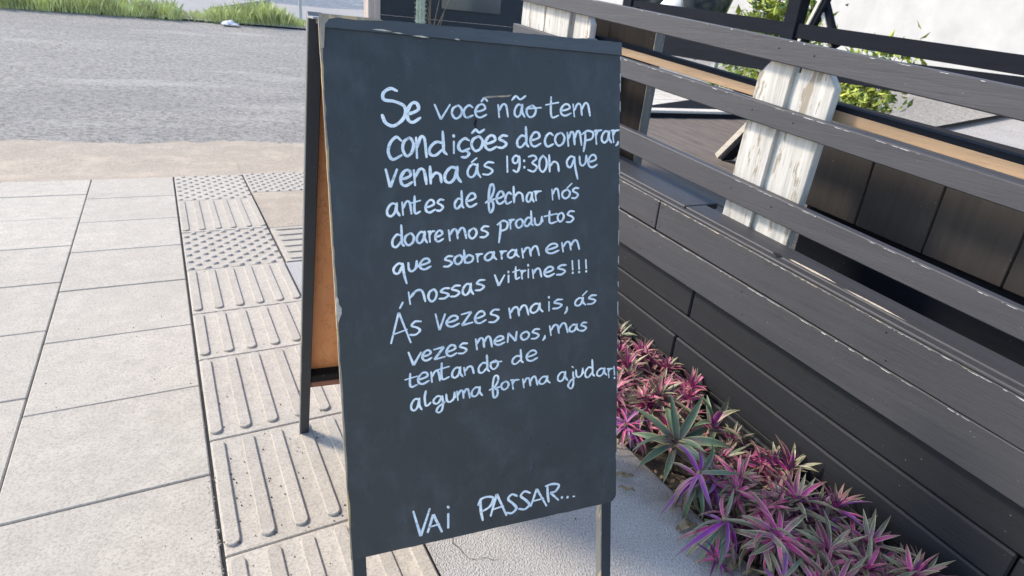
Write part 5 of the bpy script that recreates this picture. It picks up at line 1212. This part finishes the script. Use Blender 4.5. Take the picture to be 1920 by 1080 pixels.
# raw plywood edge, just behind and beside the painted face
bm = bmesh.new()
el_ = [(-0.0008 + 0.0008 * noise.noise(Vector((k * 2.1, 3, 1))), BH * k / 60) for k in range(61)]
slab(bm, el_ + [(0.02, BH), (0.02, 0)], -0.0012, -0.0125)
finish('plywood_edge', bm, M['ply_edge'], sign)
# lip along the top
bm = bmesh.new()
lo = [(BW * k / 40, 0.0165 + 0.0045 * k / 40 + 0.0008 * noise.noise(Vector((k * .7, 1, 0)))) for k in range(40, -1, -1)]
hi = [(BW * k / 40, -0.0035 + 0.0018 * noise.noise(Vector((k * .6, 8, 0)))) for k in range(41)]
slab(bm, hi + lo, 0.0035, -0.0005)
finish('top_lip', bm, M['board_lip'], sign)
bm = bmesh.new()
slab(bm, [(0.0, -0.0048), (0.10, -0.0045), (0.105, -0.002), (0.06, 0.001), (0.03, -0.0005), (0.016, 0.003), (0.009, 0.012), (0.005, 0.05), (0.001, 0.05)], 0.0042, -0.0003)
finish('worn_corner', bm, M['ply_edge'], sign)
for (a, b, L, hh) in ((0.085, 0.0135, 0.035, .0016), (0.155, 0.0185, 0.030, .0016), (0.23, 0.0180, 0.012, .0014), (0.12, 0.016, 0.02, 0.001)):
    bm = bmesh.new()
    slab(bm, [(a, b), (a + L * .5, b - hh), (a + L, b + hh * .4), (a + L * .6, b + hh)], 0.0040, 0.0028)
    finish('paint_nick', bm, M['chip'], sign)
# gouge above the first line
bm = bmesh.new()
slab(bm, [(0.283, 0.1165), (0.292, 0.1138), (0.303, 0.1128), (0.315, 0.1118), (0.330, 0.1108), (0.342, 0.1085), (0.336, 0.1128), (0.322, 0.1142), (0.308, 0.1150), (0.295, 0.1172)], 0.0006, -0.0002)
finish('gouge', bm, M['ply_edge'], sign)
bm = bmesh.new()
slab(bm, [(0.268, 0.155), (0.272, 0.158), (0.269, 0.168), (0.272, 0.178), (0.267, 0.172), (0.264, 0.165)], 0.0004, -0.0002)
finish('gouge', bm, M['groove'], sign)
# filler blob on the left edge
bm = bmesh.new()
slab(bm, [(0.001, 0.470), (0.005, 0.478), (0.004, 0.486), (0.009, 0.494), (0.0085, 0.505), (0.005, 0.512), (0.002, 0.520), (-0.001, 0.50)], 0.0012, -0.002)
finish('filler', bm, M['chip'], sign)


def stile(name, P0, P1, wu, wn, nrm, mat, u0=0.0):
    """post between P0 and P1, wu along U, wn back from the plane; its left cheek is the worn side"""
    bm = bmesh.new()
    P = []
    for p in (P0, P1):
        for a, c in ((u0, 0), (u0 + wu, 0), (u0 + wu, -wn), (u0, -wn)):
            P.append(p + U * a + nrm * c)
    hexa(bm, P)
    bmesh.ops.bevel(bm, geom=bm.edges[:], offset=0.0015, segments=1, affect='EDGES')
    o = finish(name, bm, [mat, M['frame_grey']], sign)
    me = o.data
    for f in me.polygons:
        if f.normal.dot(-U) > 0.6:
            f.material_index = 1
    return o


foot_l = bp(0, 0, 0) + D * (T.z / -D.z)
fl = foot_l - T
for a in (0.002, 0.548):
    stile('leg', bp(0, 0.004, -0.0135) + U * (a * SC - a), foot_l - N * 0.0135 + U * (a * SC - a), 0.024, 0.022, N, M['frame_dark'], a)
# rear half
T2 = T + Vector((0, 0.052, -0.004)) + U * -0.006
F2 = Vector((0.222, 1.452, 0.0)) - U * 0.012
D2 = (F2 - T2).normalized()
N2 = U.cross(D2).normalized()
if N2.y > 0:
    N2 = -N2
for a in (0.0, 0.556 * SC):
    stile('leg', T2, F2, 0.024, 0.030, N2, M['frame_dark'], a)
bm = bmesh.new()
Lr = (F2 - T2).length * 0.80
P = []
for b in (0.03, Lr):
    for a, c in ((0.004, -0.0305), (0.576 * SC, -0.0305), (0.576 * SC, -0.040), (0.004, -0.040)):
        P.append(T2 + D2 * b + U * a + N2 * c)
hexa(bm, P)
finish('rear_panel', bm, M['ply'], sign)
for (b0, b1, mt, cc) in ((0.012, 0.04, M['dark_brown'], 0.0), (Lr - 0.018, Lr + 0.006, M['dark_brown'], -0.006), (Lr + 0.0065, Lr + 0.026, M['red_wood'], -0.004)):
    bm = bmesh.new()
    P = []
    for b in (b0, b1):
        for a, c in ((0.0242, cc), (0.5558 * SC, cc), (0.5558 * SC, -0.0303), (0.0242, -0.0303)):
            P.append(T2 + D2 * b + U * a + N2 * c)
    hexa(bm, P)
    finish('cross_rail', bm, mt, sign, bevel=0.0015)
# hinges
for a in (0.0, 0.53):
    bm = bmesh.new()
    bar(bm, bp(a + 0.004, -0.003, -0.018), T2 + U * (a * SC + 0.012) - D2 * 0.002, 0.022, 0.003)
    tube(bm, [bp(a - 0.002, -0.004, -0.036), bp(a + 0.026, -0.004, -0.036)], 0.004, 8)
    finish('hinge', bm, M['steel'], sign)
# small lumps in the paint
bm = bmesh.new()
for (a, b, r) in ((0.37, 0.80, .006), (0.375, 0.865, .007), (0.372, 0.875, .004), (0.50, 0.845, .003), (0.535, 0.90, .004), (0.545, 0.80, .003), (0.55, 0.93, .004), (0.41, 0.82, .003), (0.28, 0.965, .004), (0.29, 0.958, .003),
                  (0.47, 0.905, .003), (0.025, 0.185, .004), (0.05, 0.21, .002), (0.56, 0.10, .003), (0.568, 0.47, .003), (0.567, 0.62, .003), (0.31, 0.87, .003), (0.21, 0.90, .003), (0.10, 0.93, .003), (0.42, 0.045, .004)):
    n_ = 9
    ring = [bm.verts.new(bp(a + r * math.cos(k / n_ * 6.283) * RND.uniform(.8, 1.2), b + 1.3 * r * math.sin(k / n_ * 6.283), -0.0002)) for k in range(n_)]
    r2 = [bm.verts.new(bp(a + r * .55 * math.cos(k / n_ * 6.283), b + .7 * r * math.sin(k / n_ * 6.283), 0.0009)) for k in range(n_)]
    for k in range(n_):
        bm.faces.new([ring[k], ring[(k + 1) % n_], r2[(k + 1) % n_], r2[k]])
    bm.faces.new(r2)
finish('paint_lumps', bm, M['board'], sign, kind='stuff', smooth=True)

# pale nicks down the right edge and along the lower edge
for k in range(26):
    b_ = RND.uniform(0.02, BH - 0.04)
    L = RND.uniform(0.004, 0.022)
    bm = bmesh.new()
    slab(bm, [(BW - 0.0022 * RND.uniform(.4, 1), b_), (BW + 0.0003, b_ - 0.002), (BW + 0.0003, b_ + L), (BW - 0.0015 * RND.uniform(.3, 1), b_ + L * .7)], 0.0006, -0.004)
    finish('edge_nick', bm, M['chip_pale'], sign)
# ---- the handwriting, one part per line, as raised marker strokes
for li, (wd, data) in enumerate(LETTERING):
    bm = bmesh.new()
    for si, st in enumerate(data.split(';')):
        pts = [tuple(int(q) / 10000 for q in p.split(',')) for p in st.split(' ')]
        P2 = [Vector((a, b, 0)) for a, b in pts]
        n = len(P2)
        cz = 0.0004 + (si % 12) * 0.00003
        if n == 1 or (P2[0] - P2[-1]).length < 0.0022 and n <= 2:
            c = P2[0]
            vs = [bm.verts.new(bp(c.x + wd * .55 * math.cos(k / 8 * 6.283), c.y + wd * .62 * math.sin(k / 8 * 6.283), cz)) for k in range(8)]
            bm.faces.new(vs)
            continue
        L_, R_ = [], []
        ph = RND.uniform(0, 10)
        for i in range(n):
            a = P2[max(i - 1, 0)]
            b = P2[min(i + 1, n - 1)]
            d_ = (b - a)
            if d_.length < 1e-6:
                d_ = Vector((1, 0, 0))
            d_.normalize()
            s_ = Vector((-d_.y, d_.x, 0))
            t = i / max(1, n - 1)
            hw = wd / 2 * (0.93 + 0.22 * noise.noise(Vector((i * .35 + ph, ph, 0)))) * (1.12 if abs(d_.y) > 0.7 else 0.95)
            if i in (0, n - 1):
                hw *= 0.72
            L_.append(bm.verts.new(bp(P2[i].x + s_.x * hw, P2[i].y + s_.y * hw, cz)))
            R_.append(bm.verts.new(bp(P2[i].x - s_.x * hw, P2[i].y - s_.y * hw, cz)))
        for i in range(n - 1):
            bm.faces.new([L_[i], L_[i + 1], R_[i + 1], R_[i]])
        for e, i2 in ((0, 1), (n - 1, n - 2)):
            d_ = (P2[e] - P2[i2])
            if d_.length < 1e-6:
                continue
            d_.normalize()
            s_ = Vector((-d_.y, d_.x, 0)) * wd * 0.26
            q = P2[e] + d_ * wd * 0.36
            v1 = bm.verts.new(bp(q.x + s_.x, q.y + s_.y, cz))
            v2 = bm.verts.new(bp(q.x - s_.x, q.y - s_.y, cz))
            if e == 0:
                bm.faces.new([v2, v1, R_[0], L_[0]])
            else:
                bm.faces.new([L_[-1], v1, v2, R_[-1]])
    finish('handwriting', bm, M['marker'], sign)

# ================================================================ PLANTS
LEAF = {}


def leaf_mesh(mat, L, wd, curl, fold, seed):
    key = (mat, L, wd, curl, seed)
    if key in LEAF:
        return LEAF[key]
    rr = random.Random(seed)
    bm = bmesh.new()
    uvl = bm.loops.layers.uv.new('UVMap')
    nv = 8
    prof = [0.62, 0.82, 0.96, 1.0, 0.98, 0.86, 0.64, 0.34, 0.0]
    rows = []
    twist = rr.uniform(-0.5, 0.5)
    for j in range(nv + 1):
        v = j / nv
        ang = curl * v
        # arc in the XZ plane
        x = L * (math.sin(ang) / curl if abs(curl) > 1e-3 else v)
        z = -L * ((1 - math.cos(ang)) / curl if abs(curl) > 1e-3 else 0)
        hw = wd / 2 * prof[j] + 0.0002
        row = []
        for s in (-1, -0.5, 0, 0.5, 1):
            y = s * hw
            zz = z + abs(s) * hw * fold
            a = twist * v
            row.append((Vector((x, y * math.cos(a), zz + y * math.sin(a))), (s + 1) / 2, v))
        rows.append(row)
    for side in (0, 1):
        off = 0.0 if side == 0 else -0.0011
        V = [[bm.verts.new(p + Vector((0, 0, off if 0 < i < 4 else off * 0.3))) for i, (p, u, v) in enumerate(r)] for r in rows]
        for j in range(nv):
            for i in range(4):
                idx = [(j, i), (j + 1, i), (j + 1, i + 1), (j, i + 1)]
                if side == 0:
                    idx = idx[::-1]
                f = bm.faces.new([V[a][b] for a, b in idx])
                f.material_index = side
                f.smooth = True
                for lp, (a, b) in zip(f.loops, idx):
                    lp[uvl].uv = (rows[a][b][1], rows[a][b][2])
    me = bpy.data.meshes.new('leaf')
    bm.to_mesh(me)
    bm.free()
    me.materials.append(M[mat])
    me.materials.append(M['leaf_under'])
    LEAF[key] = me
    return me


def plant(x, y, z, size, n, kinds, label, tilt=(0, 0), droop=0.0, group='purple leaved rosettes in the bed by the fence', seed=0, spread=1.0, wide=1.0, stem=True):
    rr = random.Random(seed * 77 + 5)
    r_ = root('spiderwort', (x, y, -0.035), label, 'plant', group)
    z += 0.010
    size *= 0.90 if wide < 1.3 else 0.95
    head = Vector((x + tilt[0] * 0.10, y + tilt[1] * 0.10, z))
    if stem:
        bm = bmesh.new()
        mid = Vector((x + tilt[0] * 0.02 + rr.uniform(-.01, .01), y + tilt[1] * 0.02, (z - 0.035) / 2))
        tube(bm, [(x, y, -0.045), mid, head + Vector((0, 0, 0.006))], [0.007, 0.0075, 0.009], 6)
        finish('stem', bm, M['stem'], r_, smooth=True)
    axis = Vector((tilt[0], tilt[1], 1)).normalized()
    Q = axis.to_track_quat('Z', 'Y').to_matrix()
    n = int(n * 1.9) if wide < 1.3 else n
    nmain = n
    side = []
    if stem:
        for q in range(0 if wide >= 1.3 else (3 if droop < 0.6 else 1)):
            a0 = rr.uniform(0, 6.28)
            side.append((Vector((math.cos(a0), math.sin(a0), 0)) * rr.uniform(0.028, 0.045) + Vector((0, 0, -rr.uniform(0.005, 0.03))), rr.uniform(0.7, 0.95), Vector((math.cos(a0) * .45, math.sin(a0) * .45, 1)).normalized()))
        n = nmain + len(side) * int(nmain * 0.55)
    for k in range(n):
        if k < nmain:
            t = k / max(1, nmain - 1)      # 0 outer / lower, 1 inner / upright
            hd, sc_, Qk = head, 1.0, Q
        else:
            m_ = int(nmain * 0.55)
            si_ = (k - nmain) // m_
            t = ((k - nmain) % m_) / max(1, m_ - 1)
            hd, sc_, Qk = head + side[si_][0], side[si_][1], side[si_][2].to_track_quat('Z', 'Y').to_matrix()
        az_ = k * 2.399 + rr.uniform(-.25, .25)
        hang = droop > 0.6 and k % 5 != 4 and k < nmain
        dead = t < 0.15 and rr.random() < 0.35
        elev = math.radians(2 - 38 * droop + (80 - 28 * droop) * (t ** 0.85) * 1.0 / spread + rr.uniform(-9, 9))
        if hang:
            az_ = math.atan2(tilt[1], tilt[0]) + rr.uniform(-1.15, 1.15)
            elev = math.radians(rr.uniform(-75, 5))
        if dead:
            elev = math.radians(rr.uniform(-60, -20))
        L = sc_ * (1.2 if hang else 1.0) * size * (0.72 + 0.5 * math.sin(math.pi * (0.25 + 0.6 * t))) * rr.uniform(0.72, 1.18)
        km = 'leaf_dead' if dead else rr.choice(kinds)
        if km == 'leaf_green' and GR not in kinds[:1] and rr.random() < .5:
            km = 'leaf_olive'
        var = rr.randrange(4)
        me = leaf_mesh(km, 0.11, (0.0122 if droop < 0.6 else 0.0098) * wide, (0.55, 0.9, 1.3, 0.3)[var] + (0.5 if droop > 0.4 else 0), 0.42, var)
        o = bpy.data.objects.new('leaf', me)
        C.objects.link(o)
        o.parent = r_
        s_ = L / 0.11
        Rl = Matrix.Rotation(az_, 3, 'Z') @ Matrix.Rotation(-elev, 3, 'Y') @ Matrix.Rotation(rr.uniform(-.6, .6), 3, 'X')
        Rm = Rl if hang else Qk @ Rl
        d_ = Rm @ Vector((1, 0, 0))
        p = hd + Vector((0, 0, -0.018 + 0.026 * t)) + d_ * 0.004 - Vector(r_.location)
        o.matrix_local = Matrix.Translation(p) @ Rm.to_4x4() @ Matrix.Diagonal((s_, 0.35 + 0.65 * s_, s_, 1))
    return r_


PK, RO, GR, OL, VI = 'leaf_pink', 'leaf_rose', 'leaf_green', 'leaf_olive', 'leaf_violet'
PL = [
    # x, y, head z, size, leaves, kinds, tilt, droop, wide, label
    (1.20, 1.12, 0.085, 0.085, 22, [PK, OL, OL, RO], (-.15, -.2), .1, 1.1, 'pink hearted rosette with a skirt of olive leaves, left of the big green one'),
    (1.22, 1.28, 0.085, 0.075, 20, [PK, RO, OL], (-.1, 0), 0, 1.0, 'pink striped rosette close to the right edge of the board, below the cream sprig'),
    (1.31, 1.33, 0.085, 0.072, 20, [PK, RO], (.0, 0), 0, .9, 'pink rosette standing nearest the fence board joint'),
    (1.32, 1.235, 0.085, 0.070, 18, [OL, RO, PK], (.1, -.1), 0, 1.0, 'cream edged upright rosette against the lowest fence board'),
    (1.325, 1.11, 0.090, 0.068, 18, [PK, PK, RO], (0, -.05), 0, .95, 'bright pink upright rosette against the fence above the two green ones'),
    (1.265, 1.16, 0.080, 0.062, 16, [PK, RO, OL], (-.1, 0), .1, .9, 'small dusty pink rosette between the two brightest pink ones'),
    (1.13, 0.945, 0.085, 0.125, 15, [GR], (-.35, -.25), .35, 1.55, 'large green rosette spreading its broad leaves over the kerb edge'),
    (1.235, 0.935, 0.085, 0.105, 13, [GR, GR, OL], (.05, -.05), .05, 1.45, 'green rosette with broad grey green leaves, nearer the fence than the largest one'),
    (1.115, 0.835, 0.105, 0.100, 16, [VI, VI, GR], (-.75, -.55), .9, 1.2, 'violet rosette hanging its glossy leaves over the pavement below the green one'),
    (1.085, 0.705, 0.085, 0.095, 11, [VI, RO, GR], (-.8, -.5), .95, 1.0, 'sparse violet rosette with long hanging leaves beside the dry leaf'),
    (1.17, 0.725, 0.085, 0.078, 20, [RO, OL, PK], (-.3, .1), .3, .95, 'dusty pink rosette in the middle of the near cluster'),
    (1.305, 0.715, 0.075, 0.080, 13, [OL, OL, RO], (.05, 0), -.1, 1.1, 'tall olive and cream sprig standing against the fence in the near cluster'),
    (1.10, 0.575, 0.095, 0.100, 20, [PK, PK, RO, OL], (-.35, -.2), .5, 1.0, 'magenta hearted rosette with long arching leaves at the bottom of the frame'),
    (1.21, 0.60, 0.090, 0.090, 20, [PK, RO, OL], (-.1, .15), .15, 1.0, 'pink and green streaked rosette right of the magenta hearted one'),
    (1.235, 0.80, 0.065, 0.080, 15, [RO, PK], (.35, -.3), .5, .8, 'flat reddish rosette lying between the violet one and the fence'),
    (1.275, 0.565, 0.080, 0.080, 18, [RO, VI, OL, PK], (.1, 0), 0, .9, 'violet tinged rosette against the fence at the right border'),
    (1.09, 1.18, 0.080, 0.075, 18, [PK, PK, RO], (-.2, 0), .2, .9, 'magenta rosette half hidden by the right edge of the board'),
    (1.08, 1.075, 0.060, 0.075, 14, [VI, PK], (-.4, -.1), .6, .9, 'dark magenta rosette drooping beside the board edge'),
    (1.06, 0.515, 0.075, 0.095, 14, [VI, RO, GR], (-.6, -.3), .9, 1.0, 'violet rosette hanging over the kerb at the bottom edge of the frame'),
    (1.15, 0.495, 0.085, 0.085, 18, [RO, OL, PK], (-.1, -.1), .2, 1.0, 'dull rose rosette near the bottom right, below the pink and green streaked one'),
    (1.24, 1.37, 0.080, 0.072, 18, [RO, OL], (0, 0), 0, .9, 'reddish brown rosette beside the board in the back of the bed'),
    (1.31, 1.45, 0.085, 0.078, 14, [GR, OL, OL], (0, .1), 0, 1.1, 'green and cream sprig at the back of the bed against the fence'),
    (1.15, 0.64, 0.075, 0.075, 16, [RO, OL, PK], (-.2, 0), .35, .9, 'small rose rosette under the magenta hearted one'),
    (1.20, 0.86, 0.060, 0.070, 14, [RO, GR], (0, -.2), .3, .9, 'small brownish rosette tucked under the green ones'),
    (1.29, 0.90, 0.050, 0.055, 10, [RO, OL], (.1, 0), .2, .8, 'tiny dry looking rosette at the foot of the fence'),
    (1.14, 1.22, 0.065, 0.070, 16, [PK, RO], (-.2, 0), .3, .9, 'low pink rosette in front of the striped one'),
    (1.27, 1.04, 0.050, 0.060, 12, [RO, OL], (0, -.1), .3, .85, 'low rose rosette in the gap before the green ones'),
    (1.17, 1.02, 0.060, 0.070, 14, [PK, RO, OL], (-.2, -.1), .3, .9, 'low pink rosette behind the largest green one'),
]
for i, (x, y, z, s_, n_, kd, ti, dr, wi, lab) in enumerate(PL):
    plant(x, y, z, s_, n_, kd, lab, ti, dr, seed=i + 1, wide=wi)
rr = random.Random(21)
back_i = 0
for y in (1.50, 1.60, 1.70, 1.82, 1.95, 2.1, 2.25, 2.45):
    for x in (1.10, 1.23):
        back_i += 1
        plant(x + rr.uniform(-.02, .02), y + rr.uniform(-.03, .03), 0.08, 0.075, 12, [[PK, RO], [OL, RO], [GR, OL], [RO, PK]][back_i % 4], ['pink', 'olive', 'green', 'rose'][back_i % 4] + ' rosette behind the board, ' + ['first', 'second', 'third', 'fourth', 'fifth', 'sixth', 'seventh', 'eighth'][(back_i - 1) // 2] + ' from the front in the ' + ('kerb side row' if x < 1.2 else 'fence side row'), (rr.uniform(-.2, .2), 0), .1, group='rosettes of the bed behind the board', seed=60 + back_i)
# nearer than the photograph's right border
near = [(1.28, 0.46, OL, 'olive rosette against the fence at the near end of the bed'), (1.20, 0.40, PK, 'pink rosette in the middle of the near end of the bed'), (1.09, 0.42, RO, 'rose rosette on the kerb side of the near end of the bed'),
        (1.27, 0.34, PK, 'pink rosette against the fence beside the camera'), (1.13, 0.31, VI, 'violet rosette on the kerb side beside the camera'), (1.21, 0.25, GR, 'green rosette closest to the camera'), (1.10, 0.20, PK, 'pink rosette closest to the camera on the kerb side'), (1.28, 0.20, RO, 'rose rosette closest to the camera by the fence')]
for i, (x, y, k, lab) in enumerate(near):
    plant(x, y, 0.085, 0.082, 16, [k, RO, OL], lab, (rr.uniform(-.3, .1), rr.uniform(-.2, .2)), rr.uniform(0, .4), seed=90 + i)
# a fallen reddish rosette on the pavement
plant(0.985, 0.655, 0.018, 0.052, 9, [PK, 'leaf_under'], 'small wilted crimson rosette fallen on the pavement beside the dry leaf', (-.2, -.3), .3, group=None, seed=200, wide=.8, stem=False)

# bed litter: small dry bits
bm = bmesh.new()
for k in range(900):
    x, y = rr.uniform(1.05, 1.355), rr.uniform(0.2, 2.0)
    if rr.random() < 0.3:
        x, y = rr.gauss(1.26, .03), rr.gauss(0.93, .07)
    if not 1.05 < x < 1.355:
        continue
    L = rr.uniform(0.006, 0.022)
    a = rr.uniform(0, 6.28)
    d_ = Vector((math.cos(a), math.sin(a), rr.uniform(-.2, .4))) * L
    s_ = Vector((-math.sin(a), math.cos(a), rr.uniform(-.5, .5))) * L * rr.uniform(.1, .3)
    c = Vector((x, y, -0.028 + rr.uniform(0, .018)))
    bm.faces.new([bm.verts.new(c), bm.verts.new(c + d_ * .5 + s_), bm.verts.new(c + d_), bm.verts.new(c + d_ * .5 - s_)])
tag(finish('bed_litter', bm, M['leaf_dry'], kind='stuff'), 'dry brown litter between the plants in the bed', 'litter')


# dry curled leaves on the pavement
def dry_leaf(x, y, L, wd, a, lab, curl=0.5, seed=1):
    r2 = random.Random(seed)
    bm = bmesh.new()
    rows = []
    for j in range(11):
        v = j / 10
        hw = wd / 2 * math.sin(math.pi * min(1, v * 0.93 + 0.04)) ** 0.8 + 0.0004
        row = []
        for i in range(7):
            s = (i - 3) / 3
            lx, ly = L * (v - .5), s * hw * (1 - 0.25 * curl)
            lz = 0.002 + abs(s) ** 1.6 * hw * curl + 0.006 * math.sin(v * 5 + seed) ** 2 + r2.uniform(0, .0022)
            row.append(bm.verts.new((x + lx * math.cos(a) - ly * math.sin(a), y + lx * math.sin(a) + ly * math.cos(a), lz)))
        rows.append(row)
    for j in range(10):
        for i in range(6):
            bm.faces.new([rows[j][i], rows[j + 1][i], rows[j + 1][i + 1], rows[j][i + 1]])
    ext = bmesh.ops.extrude_face_region(bm, geom=bm.faces[:])
    for v in ext['geom']:
        if isinstance(v, bmesh.types.BMVert):
            v.co.z += 0.0008
    tag(finish('dry_leaf', bm, M['leaf_dry'], smooth=True), lab, 'dry leaf', 'dry leaves fallen on the pavement')


dry_leaf(0.985, 0.737, 0.062, 0.030, -0.15, 'largest curled dry leaf, beside the violet rosette at the kerb edge', .7, 2)
dry_leaf(0.952, 0.950, 0.060, 0.018, -0.5, 'narrow dry leaf nearest the right edge of the board', 1.0, 3)
dry_leaf(0.930, 0.905, 0.045, 0.013, -0.7, 'small dry leaf just below the narrow one by the board', .9, 4)
dry_leaf(1.000, 0.600, 0.070, 0.022, 0.2, 'long dry leaf below the fallen crimson rosette', 1.0, 5)
dry_leaf(1.035, 0.565, 0.060, 0.020, -0.4, 'dry leaf against the kerb at the bottom of the frame', .8, 6)
